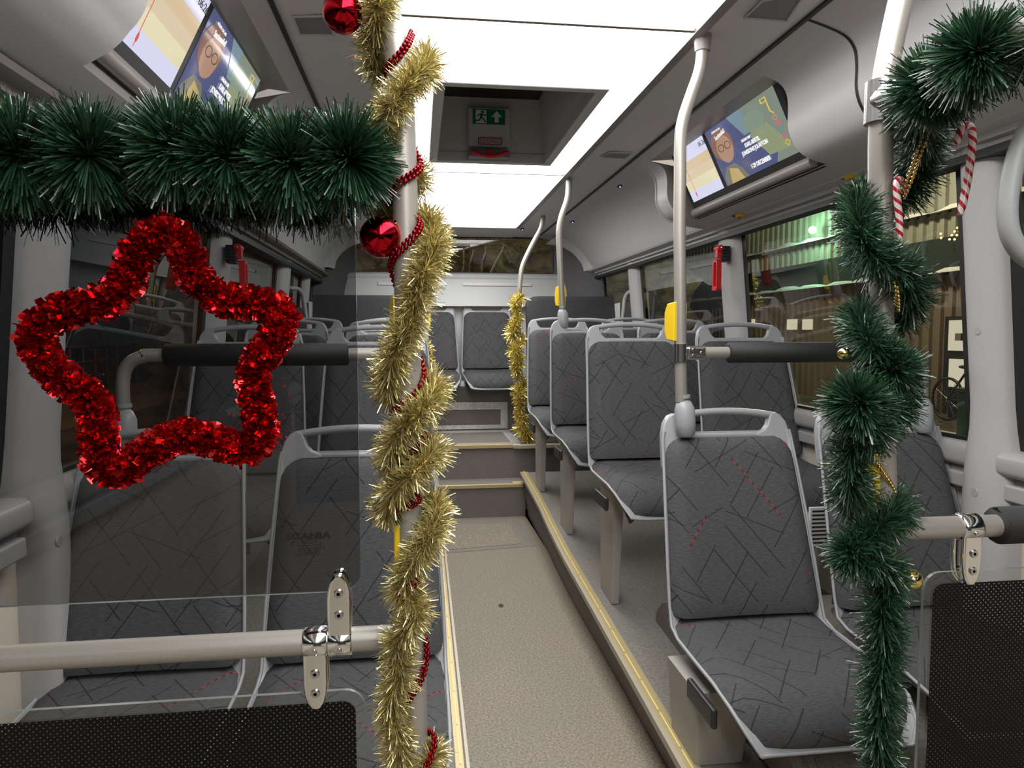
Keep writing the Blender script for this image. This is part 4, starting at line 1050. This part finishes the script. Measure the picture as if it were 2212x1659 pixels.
grille('recessed grey speaker grille in the left ceiling strip beside the red bauble', ((632,35),(704,33),(722,74),(648,73)), 2.107)
grille('recessed dark rectangle in the right ceiling strip above the screen', ((1648,0),(1740,-16),(1700,44),(1608,38)), 2.107)
grille('small flush rectangle in the right ceiling strip beside the hatch', ((1318,328),(1366,330),(1350,342),(1298,339)), 2.107)

def hammer(label, s, y, z, x):
    t = thing('emergency_hammer', label, 'hammer', (x,y,z))
    def pt(mb, nm, mt, bv=0): return mb.build(nm, M[mt], t, bevel=bv)
    b = MB(); b.box((-.020,-.030,.02),(.020,.030,.095)); 
    for k in range(4): b.box((-.023,-.032,.028+.014*k),(.023,.032,.034+.014*k))
    pt(b, 'holder', 'black_plastic', .003)
    b = MB(); b.tube([Vector((-s*.03,-.035,.085)),Vector((-s*.03,.02,.085))], .014, 12); b.box((-s*.03-.012,-.022,.04),(-s*.03+.012,.006,.08)); pt(b, 'hammer_head', 'red_plastic')
    b = MB(); b.tube([Vector((-s*.03,-.035,.085)),Vector((-s*.03,-.05,.085))], [.006,.001], 8); pt(b, 'hammer_tip', 'chrome')
    b = MB(); out = rrect(.055,.15,.012,3,0,-.045); inn = rrect(.030,.118,.008,3,-.003,-.042)
    n = len(out); Mx = frame(Vector((-s*.042,-.008,0)), (0,1,0), (0,0,1))
    vs = [Mx @ Vector((p[0],p[1],d)) for d in (-.008,.016) for p in out]+[Mx @ Vector((p[0],p[1],d)) for d in (-.008,.016) for p in inn]
    fs = []
    for k in range(n):
        l = (k+1) % n
        fs += [(k,l,n+l,n+k),(2*n+k,3*n+k,3*n+l,2*n+l),(k,2*n+k,2*n+l,l),(n+k,n+l,3*n+l,3*n+k)]
    b.add(vs, fs); pt(b, 'hammer_handle', 'red_plastic')
hammer('red emergency hammer on the second right window pillar', 1, 3.36, at(1575,575,Y=3.36).z, 1.13)
hammer('red emergency hammer on a black holder on the second left window pillar', -1, 3.12, at(495,580,Y=3.12).z, -1.13)

# ------------------------------------------------------------------ tinsel, garlands, beads
def strands(path, n, length, width, lean=.5, core=.003, curl=.12, dens=None, dirbias=None, tip=.5):
    """n thin foil strips standing off a line; every strip is two quads"""
    P_ = np.array([tuple(p) for p in path]); seg = np.linalg.norm(np.diff(P_,axis=0),axis=1); cum = np.concatenate([[0],np.cumsum(seg)])
    s_ = rng.random(n)*cum[-1]
    idx = np.clip(np.searchsorted(cum,s_)-1,0,len(P_)-2); f = ((s_-cum[idx])/np.maximum(seg[idx],1e-9))[:,None]
    base = P_[idx]*(1-f)+P_[idx+1]*f
    T = (P_[idx+1]-P_[idx]); T /= np.maximum(np.linalg.norm(T,axis=1,keepdims=True),1e-9)
    R = rng.normal(size=(n,3)); R -= T*(R*T).sum(1,keepdims=True); R /= np.linalg.norm(R,axis=1,keepdims=True)
    D = R+T*rng.normal(0,lean,(n,1)); D /= np.linalg.norm(D,axis=1,keepdims=True)
    L = length*(.62+.42*rng.random((n,1)))
    if dens is not None: L = L*np.interp(s_/cum[-1],*dens)[:,None]
    W = np.cross(D, rng.normal(size=(n,3))); W /= np.linalg.norm(W,axis=1,keepdims=True)
    bend = rng.normal(size=(n,3))*curl
    a = base+D*core; m_ = base+D*(core+L*.55)+bend*L*.3; e = base+D*(core+L)+bend*L
    e[:,2] -= L[:,0]*.10*rng.random(n)
    w_ = W*width*(.7+.6*rng.random((n,1)))
    V = np.stack([a-w_,a+w_,m_-w_,m_+w_,e-w_*tip,e+w_*tip],1).reshape(-1,3)
    k = np.arange(n)[:,None]*6
    Fc = np.concatenate([k+np.array([[0,1,3,2]]),k+np.array([[2,3,5,4]])],0)
    return V, Fc
def flakes(path, n, rad, size):
    P_ = np.array([tuple(p) for p in path]); seg = np.linalg.norm(np.diff(P_,axis=0),axis=1); cum = np.concatenate([[0],np.cumsum(seg)])
    s_ = rng.random(n)*cum[-1]; idx = np.clip(np.searchsorted(cum,s_)-1,0,len(P_)-2); f = ((s_-cum[idx])/seg[idx])[:,None]
    base = P_[idx]*(1-f)+P_[idx+1]*f
    T = P_[idx+1]-P_[idx]; T /= np.linalg.norm(T,axis=1,keepdims=True)
    R = rng.normal(size=(n,3)); R -= T*(R*T).sum(1,keepdims=True); R /= np.linalg.norm(R,axis=1,keepdims=True)
    D = R+T*rng.normal(0,.35,(n,1)); D /= np.linalg.norm(D,axis=1,keepdims=True)
    W = np.cross(D, rng.normal(size=(n,3))); W /= np.linalg.norm(W,axis=1,keepdims=True)
    r0 = rad*np.sqrt(rng.random((n,1)))*.78; Ls = size*(.8+.5*rng.random((n,1))); ws = size*.42*(.6+.6*rng.random((n,1)))
    twist = np.cross(D,W)*Ls*rng.normal(0,.35,(n,1))
    a = base+D*r0; e = a+D*Ls
    V = np.stack([a-W*ws,a+W*ws,e+W*ws+twist,e-W*ws+twist],1).reshape(-1,3)
    k = np.arange(n)[:,None]*4
    return V, k+np.array([[0,1,2,3]])
def soup(name, VF, mt, parent, kind='stuff', label=None):
    vs = []; fs = []; o_ = 0
    for V, Fc in VF: vs.append(V); fs.append(Fc+o_); o_ += len(V)
    V = np.concatenate(vs); Fc = np.concatenate(fs)
    V = V-np.array(tuple(parent.location))
    me = bpy.data.meshes.new(name); me.vertices.add(len(V)); me.vertices.foreach_set('co', V.astype(np.float32).ravel())
    me.loops.add(Fc.size); me.loops.foreach_set('vertex_index', Fc.astype(np.int32).ravel())
    me.polygons.add(len(Fc)); me.polygons.foreach_set('loop_start', np.arange(0,Fc.size,4,dtype=np.int32))
    me.update(calc_edges=True); me.validate()
    me.materials.append(M[mt]); o = bpy.data.objects.new(name, me); COL.objects.link(o); o.parent = parent; o['kind'] = kind
    if label: o['label'] = label
    return o
def wire(t, path, r=.0022, mt='dark', name='core_wire'):
    b = MB(); b.tube(path, r, 6); return put(t, b, name, mt)
def line3(pts, y0):
    return [at(px,py,Y=y0+dy) for px,py,dy in pts]
def beads(name, label, lines_, r, pitch, mt, cat='beads', group=None):
    t = thing(name, label, cat, lines_[0][0], 0, group)
    b = MB(); sph = MB().sphere((0,0,0), r, 8, 5); sv = np.array(sph.v)
    V = []; Fq = []; off = 0
    th = MB()
    for ln in lines_:
        P_ = np.array([tuple(p) for p in ln]); seg = np.linalg.norm(np.diff(P_,axis=0),axis=1); cum = np.concatenate([[0],np.cumsum(seg)])
        for s_ in np.arange(0,cum[-1],pitch):
            c_ = [np.interp(s_,cum,P_[:,k]) for k in range(3)]
            b.add([tuple(sv[i]+c_) for i in range(len(sv))], sph.f, None, True)
        th.tube(ln, r*.22, 4)
    put(t, b, 'bead', mt, 0, None, 'stuff'); put(t, th, 'thread', mt)
    return t

# gold tinsel on the front left pole; the third value is how far behind (+) or before (-) the pole axis it passes
gold_pts = [(842,-60,-.012),(826,-15,-.022),(815,30,-.020),(806,85,.004),(812,140,.022),(838,170,.036),(880,150,.036),(918,128,.012),(915,150,-.018),(880,185,-.034),(848,225,-.036),(826,262,-.030),(826,292,-.010),(845,318,.010),(868,345,.034),(900,372,.028),(905,392,.022),(880,402,.036),(845,402,.030),(834,425,.030),(836,475,.034),(842,520,.038),(880,500,.038),(918,468,.020),(936,505,-.002),(934,545,-.022),(915,590,-.034),(902,640,-.036),(890,690,-.036),(868,735,-.036),(848,775,-.034),(840,820,-.016),(846,848,.010),(880,852,.036),(925,825,.022),(936,845,-.008),(918,878,-.032),(880,915,-.036),(852,950,-.034),(846,985,-.018),(860,1005,.020),(900,990,.036),(932,965,.014),(930,985,-.018),(895,1020,-.036),(862,1050,-.034),(838,1085,-.012),(852,1110,.020),(900,1095,.036),(940,1085,.012),(942,1125,-.016),(925,1165,-.032),(900,1205,-.036),(878,1245,-.036),(866,1275,-.030),(885,1295,-.036),(905,1320,-.034),(885,1352,-.036),(858,1388,-.034),(858,1425,-.034),(868,1450,-.036),(852,1480,-.034),(845,1520,-.032),(850,1560,-.030),(862,1600,-.026),(866,1640,-.012),(885,1655,.02),(915,1640,.03),(935,1620,.006),(930,1650,-.02),(915,1690,-.032),(885,1740,-.034),(860,1790,-.02)]
gp = smooth_path(line3(gold_pts,1.0), 6)
tin = thing('tinsel_garland', 'bushy gold tinsel garland spiralling down the front left pole', 'tinsel', gp[-1])
soup('strands', [strands(gp, 32000, .031, .00068, .5, .002, .10)], 'gold_foil', tin)
wire(tin, gp, .002, 'gold_bead')
# red beads on the same pole, a doubled string
def dbl(pts, y0, d=4.5):
    out = []
    for sgn in (1,-1):
        P2 = [at(px+sgn*d*.45,py+sgn*d*.85,Y=y0+dy) for px,py,dy in pts]
        out.append(smooth_path(P2,6))
    return out
def helix_link(a, b): return []
rb_pts = [(890,72,.012),(880,95,-.014),(862,120,-.021),(842,140,-.016),(832,165,.004)]
rb2 = [(908,352,.004),(898,372,-.014),(870,390,-.022),(848,405,-.014),(838,428,.004)]
rb3 = [(908,478,-.010),(898,505,-.034),(870,535,-.026),(852,552,-.016),(843,575,.0),(846,592,.012)]
rb4 = [(916,800,.006),(913,828,-.012),(895,855,-.021),(868,878,-.020),(850,895,-.004)]
rb5 = [(918,935,.0),(912,955,-.014),(890,978,-.022),(862,998,-.018),(850,1010,.004)]
rb6 = [(905,1075,-.030),(885,1092,-.024),(862,1098,-.020),(850,1108,-.004)]
rb7 = [(900,1250,-.040),(880,1275,-.042),(865,1295,-.040),(862,1310,-.03)]
rb8 = [(918,1375,-.006),(922,1415,-.014),(912,1460,-.020),(890,1500,-.022),(868,1525,-.018),(855,1540,-.004)]
rb9 = [(938,1590,-.012),(934,1625,-.028),(922,1655,-.034),(905,1690,-.03)]
allr = []
chain = [rb_pts,rb2,rb3,rb4,rb5,rb6,rb7,rb8,rb9]
full = []
for k, seg_ in enumerate(chain):
    full += seg_
    if k < len(chain)-1:
        e = seg_[-1]; s0 = chain[k+1][0]
        for f in (.3,.7):
            full.append((e[0]+(s0[0]-e[0])*f, e[1]+(s0[1]-e[1])*f, .026))
beads('bead_garland', 'string of small dark red beads wound round the gold tinsel pole', dbl(full,1.0,5.2), .0034, .0073, 'red_bead')
def bauble(label, c, r, mt, capdir=(0,0,1)):
    t = thing('bauble', label, 'bauble', c); c = Vector(c)
    b = MB(); b.sphere(c, r, 32, 20); put(t, b, 'ball', mt)
    d = Vector(capdir).normalized(); b = MB(); b.tube([c+d*(r*.97), c+d*(r*1.13)], r*.17, 12); put(t, b, 'cap', 'gold_bead')
    return t
bauble('shiny red bauble at the top of the gold tinsel pole', at(741,28,Y=.985), .0265, 'red_ball', (.8,0,.5))
bauble('shiny red bauble half behind the gold tinsel pole, beside the pane edge', at(822,512,Y=.992), .0285, 'red_ball', (.7,0,.6))

# red foil star
sp = [(355,500),(310,525),(285,575),(262,625),(215,655),(150,668),(92,695),(72,722),(100,785),(150,828),(200,868),(212,915),(215,965),(222,1005),(246,1020),(285,1003),(330,968),(400,940),(470,955),(530,972),(562,945),(562,895),(548,840),(552,790),(585,745),(608,700),(598,668),(545,655),(480,645),(432,615),(408,560),(388,518)]
spp = smooth_path([at(px,py,Y=.955) for px,py in sp], 6, True); spp.append(spp[0])
star = thing('foil_star', 'red foil tinsel star hanging in front of the smoked pane', 'ornament', at(355,500,Y=.955))
soup('foil', [flakes(spp, 9500, .0185, .0098)], 'red_foil', star, label='red foil flakes')
wire(star, spp, .003, 'red_bead', 'wire_frame')
b = MB(); 
for dx in (-.003,.003): b.tube([at(355,490,Y=.955)+Vector((dx,0,0)), at(357,425,Y=.962)+Vector((dx,0,0)), Vector((at(357,400,Y=.97).x+dx,.985,zlu-.015))], .0009, 6)
put(star, b, 'hanging_cord', 'cord', 0, 'pale twisted cord')

# green garland on the upper left rail
gl = []; 
tufts = [(-50,340,-.02),(45,335,-.03),(195,335,-.03),(385,325,-.035),(492,338,-.035),(628,352,-.03),(752,345,-.03)]
gpath = []
for k,(px,py,dy) in enumerate(tufts):
    gpath += [at(px-45,py+70,Y=1.03), at(px-22,py+35,Y=.985), at(px,py,Y=1.0+dy), at(px+18,py-25,Y=.99), at(px+40,py+20,Y=1.04), at(px+60,py+75,Y=1.035)]
gpath = smooth_path(gpath[:-1], 5)
gar = thing('green_garland', 'thick dark green needle garland wound along the upper left rail', 'garland', at(400,400,Y=1.0))
VF = [strands(gpath, 4200, .050, .00095, .35, .002, .08, tip=.75)]
for (px,py,dy) in tufts:
    c_ = at(px,py,Y=1.0+dy)
    VF.append(strands([c_+Vector((-.004,.006,.004)), c_+Vector((.004,-.012,-.004))], 3200, .073, .0010, 1.0, .003, .06, tip=.75))
soup('needles', VF, 'needle', gar)
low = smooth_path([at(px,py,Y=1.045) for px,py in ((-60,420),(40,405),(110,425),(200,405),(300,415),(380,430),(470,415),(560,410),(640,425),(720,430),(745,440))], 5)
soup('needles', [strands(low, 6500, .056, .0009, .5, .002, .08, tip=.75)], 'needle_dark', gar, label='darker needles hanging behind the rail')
wire(gar, gpath, .003)
# green garland on the right pole
gr_pts = [(2330,60,-.30),(2240,85,-.24),(2150,120,-.19),(2105,118,-.21),(2085,150,-.17),(2050,190,-.12),(2012,180,-.11),(1985,205,-.08),(1985,240,-.045),(1995,290,.0),(1985,340,.03),(1980,390,.04),(1940,425,.05),(1890,425,.045),(1858,440,.012),(1855,480,-.022),(1870,530,-.036),(1900,565,-.04),(1945,585,-.034),(1962,620,-.018),(1962,660,.012),(1920,690,.04),(1880,680,.04),(1860,690,.0),(1868,725,-.03),(1890,755,-.045),(1925,780,-.045),(1940,820,-.03),(1940,860,0),(1930,890,-.02),(1895,875,-.045),(1860,850,-.045),(1840,860,-.05),(1850,900,-.055),(1890,925,-.055),(1893,930,-.045),(1862,945,-.04),(1842,965,-.035),(1835,1000,-.03),(1838,1050,-.028),(1850,1080,.0),(1890,1085,.035),(1930,1085,.02),(1930,1110,-.02),(1905,1130,-.036),(1870,1165,-.036),(1830,1195,-.028),(1845,1215,-.03),(1885,1200,-.045),(1915,1225,-.036),(1920,1265,-.034),(1905,1300,-.036),(1905,1345,-.036),(1915,1390,-.032),(1905,1430,-.036),(1900,1480,-.036),(1905,1530,-.034),(1895,1570,-.036),(1905,1620,-.034),(1905,1680,-.03),(1905,1740,-.03)]
gpr = smooth_path(line3([(a,b_,d*1.6 if d >= .03 else d) for a,b_,d in gr_pts],1.0), 6)
garR = thing('green_garland', 'green needle garland twisted down the front right pole and along the rail above it', 'garland', gpr[-1])
VF = [strands(gpr, 30000, .040, .00078, .5, .002, .09, ([0,.12,.2,1],[1.35,1.3,1.05,1.0]), tip=.75)]
for (px,py,dy,n,L) in ((2105,118,-.21,1500,.054),(2010,188,-.11,1500,.054),(1850,872,-.05,1100,.052),(1925,800,-.045,900,.045),(1835,1190,-.03,500,.035)):
    c_ = at(px,py,Y=1.0+dy); VF.append(strands([c_+Vector((-.003,.004,.003)), c_+Vector((.003,-.01,-.003))], int(n*1.5), L*1.08, .00085, .8, .003, .07, tip=.75))
soup('needles', VF, 'needle', garR)
wire(garR, gpr, .003)
gb = [(2180,52,-.20),(2205,70,-.205),(2240,95,-.20)]
gb2 = [(2022,130,-.16),(2024,148,-.165),(2040,168,-.165),(2062,180,-.15),(2095,178,-.16)]
gb3 = [(2006,250,-.075),(2000,290,-.04),(1985,330,-.02),(1972,370,-.02),(1958,405,-.016),(1948,425,.0)]
gb4 = [(1935,615,-.05),(1938,640,-.045),(1938,668,-.03)]
gb5 = [(1872,945,-.026),(1885,985,-.022),(1905,1015,-.022),(1925,1045,-.018),(1938,1075,-.006),(1938,1095,.004)]
fullg = []
ch = [gb,gb2,gb3,gb4,gb5]
beads('bead_garland', 'string of small gold beads wound through the right green garland', sum([dbl(c_,1.0,7) for c_ in ch],[]), .0031, .0068, 'gold_bead')
bauble('small shiny gold bauble tucked in the green garland by the dotted pane', at(1968,1252,Y=.985), .0165, 'gold_ball', (-.6,0,.6))
bauble('tiny gold bauble in the green garland at the padded rail', at(1822,764,Y=.965), .0085, 'gold_ball', (.5,0,.7))

# gold tinsel on the two far poles
def far_tinsel(label, pts, y0, L, n):
    pth = smooth_path(line3(pts,y0), 6)
    t = thing('tinsel_garland', label, 'tinsel', pth[-1])
    soup('strands', [strands(pth, int(n*1.25), L*1.12, .0022, .5, .002, .1, (np.linspace(0,1,19),[1,.8,.55,.9,1.1,.7,.5,.9,1.1,.8,.6,1,1.1,.7,.6,.9,1.1,.9,.9]), tip=1.0)], 'gold_far', t); wire(t, pth, .004, 'gold_bead')
far_tinsel('bright gold tinsel wrapped round the rear right pole', [(1128,640,-.02),(1112,655,-.03),(1120,680,-.03),(1110,705,-.02),(1108,725,.01),(1125,728,.03),(1128,735,-.02),(1112,752,-.03),(1118,775,-.03),(1116,800,-.02),(1120,812,.02),(1130,830,.0),(1118,850,-.03),(1125,875,-.03),(1118,895,-.02),(1130,905,-.03),(1125,925,-.03),(1140,940,-.03),(1142,962,-.03)], 5.1, .062, 3600)
far_tinsel('bright gold tinsel wrapped round the rear left pole, right of the front gold pole', [(918,745,-.02),(928,755,-.03),(922,775,-.03),(930,795,-.03),(915,815,-.01),(925,840,.02),(935,870,-.02),(928,900,-.03),(932,925,-.03)], 5.1, .055, 1800)

# candy canes
def candy_mat():
    mt = mat('candy', (.8,.75,.72), .25, 0, .5, coat=.3); N = NT(mt); uv = uv_co(N); sp_ = N.n('ShaderNodeSeparateXYZ'); N.l(uv, sp_.inputs[0])
    ph = N.m('FRACT', N.m('ADD', N.m('MULTIPLY', sp_.outputs[1], 66), N.m('MULTIPLY', sp_.outputs[0], 2.0)))
    m1 = N.m('LESS_THAN', ph, .42)
    c = N.mix(m1, (.80,.72,.68), (.50,.012,.03)); N.l(c, N.b.inputs['Base Color']); return mt
M['candy'] = candy_mat()
def cane(label, pts, y):
    p = smooth_path([at(px,py,Y=y+dy) for px,py,dy in pts], 6)
    t = thing('candy_cane', label, 'candy cane', p[-1]); b = MB()
    rr_ = [.0052*(1 if 1 < i < len(p)-2 else .8) for i in range(len(p))]
    b.tube(p, rr_, 12, caps=False)
    rows = [[Vector(b.v[i*12+k % 12]) for k in range(13)] for i in range(len(p))]; L = 0; uv = []
    for i in range(len(p)):
        if i: L += (p[i]-p[i-1]).length
        uv.append([(k/12,L) for k in range(13)])
    b = MB(); b.grid(rows, True, uv)
    for i in (0,-1): b.add(rows[i][:12], [tuple(range(12))], uv[i][:12])
    put(t, b, 'stick', 'candy')
cane('red and white candy cane hanging free under the green rail garland', [(2066,312,0),(2072,290,0),(2083,273,0),(2097,276,0),(2101,300,0),(2098,335,0),(2088,400,0),(2074,464,0)], .90)
cane('red and white candy cane close against the green pole, its hook turned away', [(1956,418,.03),(1952,400,.02),(1944,388,.0),(1937,395,-.012),(1938,425,-.014),(1942,470,-.014),(1944,515,-.014)], .985)
tw = MB(); 

# ------------------------------------------------------------------ outside in the dark
g = MB(); g.add([(-60,-40,-.16),(60,-40,-.16),(60,90,-.16),(-60,90,-.16)], [(0,1,2,3)])
gnd = mat('ground', (.10,.085,.07), .9); grain(gnd, .8, (.05,.04,.03), (.16,.12,.09), .2, .02)
ground = tag(g.build('ground', gnd, kind='structure'), 'dark wet ground outside the bus')
sg = MB(); sg.add([(5.6,2,-.15),(7.2,2,-.15),(7.3,30,-.15),(5.6,30,-.15)], [(0,1,2,3)]); sg.build('snow_strip', M['snow'], ground)
FX = 8.6
bld = thing('building', 'corrugated facade with lit windows outside the right side windows', 'building', (FX,14,-.16))
def fp(mb, nm, mt, lab=None): return put(bld, mb, nm, mt, 0, lab)
M['siding'] = mat('siding', (.22,.17,.12), .7); M['siding_pale'] = mat('siding_pale', (.30,.30,.25), .7)
def corr(y0, y1, z0, z1, mt, pitch=.26, d=.06):
    b = MB(); n = int((y1-y0)/pitch); prof = []
    for k in range(n+1):
        y = y0+k*pitch; prof += [(FX,y),(FX,y+pitch*.5),(FX-d,y+pitch*.55),(FX-d,y+pitch*.95)]
    b.grid([[Vector((x,y,z0)) for x,y in prof],[Vector((x,y,z1)) for x,y in prof]], False); fp(b, 'siding', mt)
corr(3, 26, -.16, 2.3, 'siding'); corr(3, 26, 2.9, 5.4, 'siding_pale')
b = MB(); b.box((FX-.05,3,2.3),(FX+.3,26,2.9)); fp(b, 'fascia', 'dark')
for (z, dd) in ((2.28,.30),(3.32,.25)):
    b = MB(); rows = []
    for k in range(80):
        y = 3+k*.29; r_ = .05+.035*math.sin(k*1.7)+.02*math.sin(k*.6)
        rows.append([Vector((FX-dd,y,z)),Vector((FX-dd,y,z+r_)),Vector((FX,y,z+r_+.03)),Vector((FX,y,z))])
    b.grid(rows, True); fp(b, 'snow_ledge', 'snow')
M['lit_win'] = emitter('lit_win', (1.0,.86,.62), .95); M['warm_dot'] = emitter('warm_dot', (1.0,.62,.25), 4); M['green_lamp'] = emitter('green_lamp', (.45,1.0,.62), 14); M['white_lamp'] = emitter('white_lamp', (.9,1.0,.95), 12); M['orange_lamp'] = emitter('orange_lamp', (1.0,.55,.18), 7)
def on_facade(pxa,pya,pxb,pyb,nm,mt,dx=.10):
    a = at(pxa,pya,X=FX-dx); c_ = at(pxb,pyb,X=FX-dx)
    b = MB(); ya,yb_ = sorted((a.y,c_.y)); za,zb_ = sorted((a.z,c_.z))
    b.box((FX-dx,ya,za),(FX-dx+.05,yb_,zb_)); return fp(b, nm, mt)
on_facade(2050,692,2082,758,'window','lit_win'); on_facade(2050,775,2080,838,'window','lit_win')
on_facade(2042,684,2092,900,'door_frame','dark',.07); on_facade(2063,720,2075,736,'notice','shell_dark',.16)
on_facade(1700,690,1718,712,'window','lit_win'); on_facade(1733,690,1752,712,'window','lit_win'); on_facade(1612,690,1628,706,'window','lit_win')
b = MB()
for (px,py) in ((2068,492),(2062,500),(2072,500),(2056,508),(2067,508),(2079,510),(2051,517),(2062,517),(2074,518),(2032,505),(2033,514)): b.sphere(at(px,py,X=FX-.3), .020, 6, 4)
fp(b, 'light_chain', 'warm_dot')
gc = at(1755,497,X=FX-.35); b = MB(); b.sphere(gc, .085, 12, 8); fp(b, 'wall_lamp', 'green_lamp')
def lamp(name, loc, col, power, size=.1):
    l = bpy.data.lights.new(name, 'POINT'); l.color = col; l.energy = power; l.shadow_soft_size = size
    o = bpy.data.objects.new(name, l); COL.objects.link(o); o.location = loc; return o
lamp('facade_lamp', gc+Vector((-.3,0,.0)), (.45,1,.6), 110)
lamp('yard_lamp', (6.0,11,4.6), (1,.84,.55), 600, .2)
lamp('street_lamp', (-7,9,5.0), (1,.55,.22), 520, .2)
# bicycle and bin
bk = thing('bicycle', 'dark bicycle parked by the facade outside the right window', 'bicycle', at(2062,890,X=7.9))
b0 = at(2047,862,X=7.9); rad = .33
def wheel(c_):
    b = MB(); b.tube([c_+Vector((0,rad*math.cos(a),rad*math.sin(a))) for a in np.linspace(0,2*PI,24,endpoint=False)], .022, 6, closed=True); put(bk, b, 'wheel', 'black_plastic')
    b = MB()
    for a in np.linspace(0,PI,6,endpoint=False): b.tube([c_+Vector((0,rad*math.cos(a),rad*math.sin(a))),c_-Vector((0,rad*math.cos(a),rad*math.sin(a)))], .004, 3)
    put(bk, b, 'spokes', 'screw')
w1 = b0; w2_ = b0+Vector((0,-1.05,0)); wheel(w1); wheel(w2_)
b = MB(); bb = b0+Vector((0,-.48,-.02)); st_ = b0+Vector((0,-.34,.42)); hd_ = b0+Vector((0,-.86,.45))
for a_, c_ in ((w1,bb),(w1,st_),(st_,bb),(bb,hd_),(st_,hd_),(hd_,w2_)): b.tube([a_,c_], .018, 6)
put(bk, b, 'frame', 'black_plastic')
b = MB(); b.sphere(st_+Vector((0,.02,.10)), .06, 10, 6, .8, 1.9, .5); put(bk, b, 'saddle', 'black_plastic')
b = MB(); b.tube([st_,st_+Vector((0,.01,.09))], .014, 6); b.tube([hd_,hd_+Vector((0,.03,.13)),hd_+Vector((-.25,.10,.14))], .014, 6); b.tube([hd_+Vector((0,.03,.13)),hd_+Vector((.25,.10,.14))], .014, 6); put(bk, b, 'handlebar', 'screw')
bn = thing('grit_bin', 'dark green grit bin beside the bicycle outside', 'bin', at(2095,905,X=7.0))
M['bin'] = mat('bin', (.02,.07,.03), .5)
a = at(2068,845,X=7.0); c_ = at(2110,915,X=7.0); b = MB(); b.box((7.0,c_.y,-.16),(7.6,a.y,a.z)); put(bn, b, 'body', 'bin', .02)
b = MB(); b.box((6.97,c_.y-.02,a.z),(7.63,a.y+.02,a.z+.05)); put(bn, b, 'lid', 'bin', .02)
# left side: lamps, railing, snow bank
lf = thing('street_railing', 'pale railing outside the left windows behind the red star', 'railing', (-9,14,-.16))
b = MB(); 
for z in (.55,.95): b.tube([Vector((-9,8,z)),Vector((-9,24,z))], .03, 6)
put(lf, b, 'rail', 'shell')
for k in range(22):
    b = MB(); b.tube([Vector((-9,8.5+k*.7,-.16)),Vector((-9,8.5+k*.7,.95))], .022, 5); put(lf, b, 'post', 'shell')
bank = MB(); rows = []
for k in range(20):
    y = 4+k*1.2; rows.append([Vector((-8.6,y,-.155)),Vector((-7.6,y,-.05+.08*math.sin(k))),Vector((-6.4,y,-.10+.06*math.sin(k*1.4))),Vector((-5.6,y,-.155))])
bank.grid(rows, True); M['slush'] = mat('slush', (.30,.20,.12), .9); bank.build('snow_bank', M['slush'], ground)
def street_light(p, r_, mt, lab, grp=None):
    t = thing('street_lamp', lab, 'lamp', (p.x,p.y,-.16), 0, grp)
    b = MB(); b.tube([Vector((p.x,p.y+.1,-.16)),Vector((p.x,p.y+.1,p.z+r_))], .04, 6); put(t, b, 'post', 'dark')
    b = MB(); b.tube([Vector((p.x,p.y+.12,p.z+r_)),Vector((p.x,p.y-.02,p.z+r_))], r_*.6, 6); put(t, b, 'arm', 'dark')
    b = MB(); b.sphere(p, r_, 10, 6); put(t, b, 'lamp_head', mt, 0, 'glowing lamp head')
for (px,py,x_,r_,mt,lab) in ((515,545,-12,.14,'white_lamp','bright white street lamp outside the left windows, the upper of two'),(505,556,-12,.12,'white_lamp','bright white street lamp outside the left windows, the lower of two'),(340,712,-14,.03,'white_lamp','small white light beyond the railing, leftmost inside the star'),(352,716,-14,.03,'white_lamp','small white light beyond the railing, second from left inside the star'),(370,717,-14,.03,'white_lamp','small white light beyond the railing, third from left inside the star'),(427,706,-14,.04,'orange_lamp','small warm light beyond the railing, right of the white ones')):
    street_light(at(px,py,X=x_), r_, mt, lab, 'far lamps outside the left side')
street_light(at(1040,578,Y=22), .075, 'orange_lamp', 'warm orange lamp seen through the rear window')

hg = thing('rear_backdrop', 'added dim brown backdrop behind the bus, seen through the rear window', 'rear_backdrop', (0,19,-.16))  # bumpy backdrop added to give the rear window a brownish glow
rows = []
for i in range(30):
    x = -7.4+i*.50; row = []
    for j in range(14):
        z = -.16+j*.36; row.append(Vector((x+.12*math.sin(j*2.1+i), 19+.5*math.sin(i*1.3+j*.7)+.35*math.sin(j*1.9-i*.8), z*(1 if j < 11 else 1+.04*math.sin(i*2.3)))))
    rows.append(row)
M['backdrop_brown'] = grain(mat('backdrop_brown', (.16,.13,.08), .9), 3, (.05,.045,.03), (.30,.25,.16), .6, .05)
b = MB(); b.grid(rows, True); put(hg, b, 'backdrop_sheet', 'backdrop_brown')
lamp('backdrop_fill', (2.5,14,5.5), (1,.85,.6), 70, .2)  # added fill light for the backdrop, no lamp stands here

hv = thing('heater_grille', 'small pale slotted heater grille between the two front right seats', 'grille', at(1778,1138,Y=2.28))
p = Vector(hv.location); b = MB(); b.box((p.x-.05,p.y,p.z-.07),(p.x+.05,p.y+.012,p.z+.07)); put(hv, b, 'plate', 'white', .003)
for i in range(9):
    b = MB(); z = p.z-.056+.014*i; b.box((p.x-.042,p.y-.001,z-.003),(p.x+.042,p.y+.001,z+.003)); put(hv, b, 'slot', 'dark')
q0, q1 = at(1546,512,X=1.188), at(1566,527,X=1.188)
sk = thing('window_sticker', 'small pale sticker at the top of the window behind the right hammer', 'sticker', q0)
b = MB(); b.box((q0.x-.001,min(q0.y,q1.y),min(q0.z,q1.z)),(q0.x,max(q0.y,q1.y),max(q0.z,q1.z))); put(sk, b, 'paper', 'white')
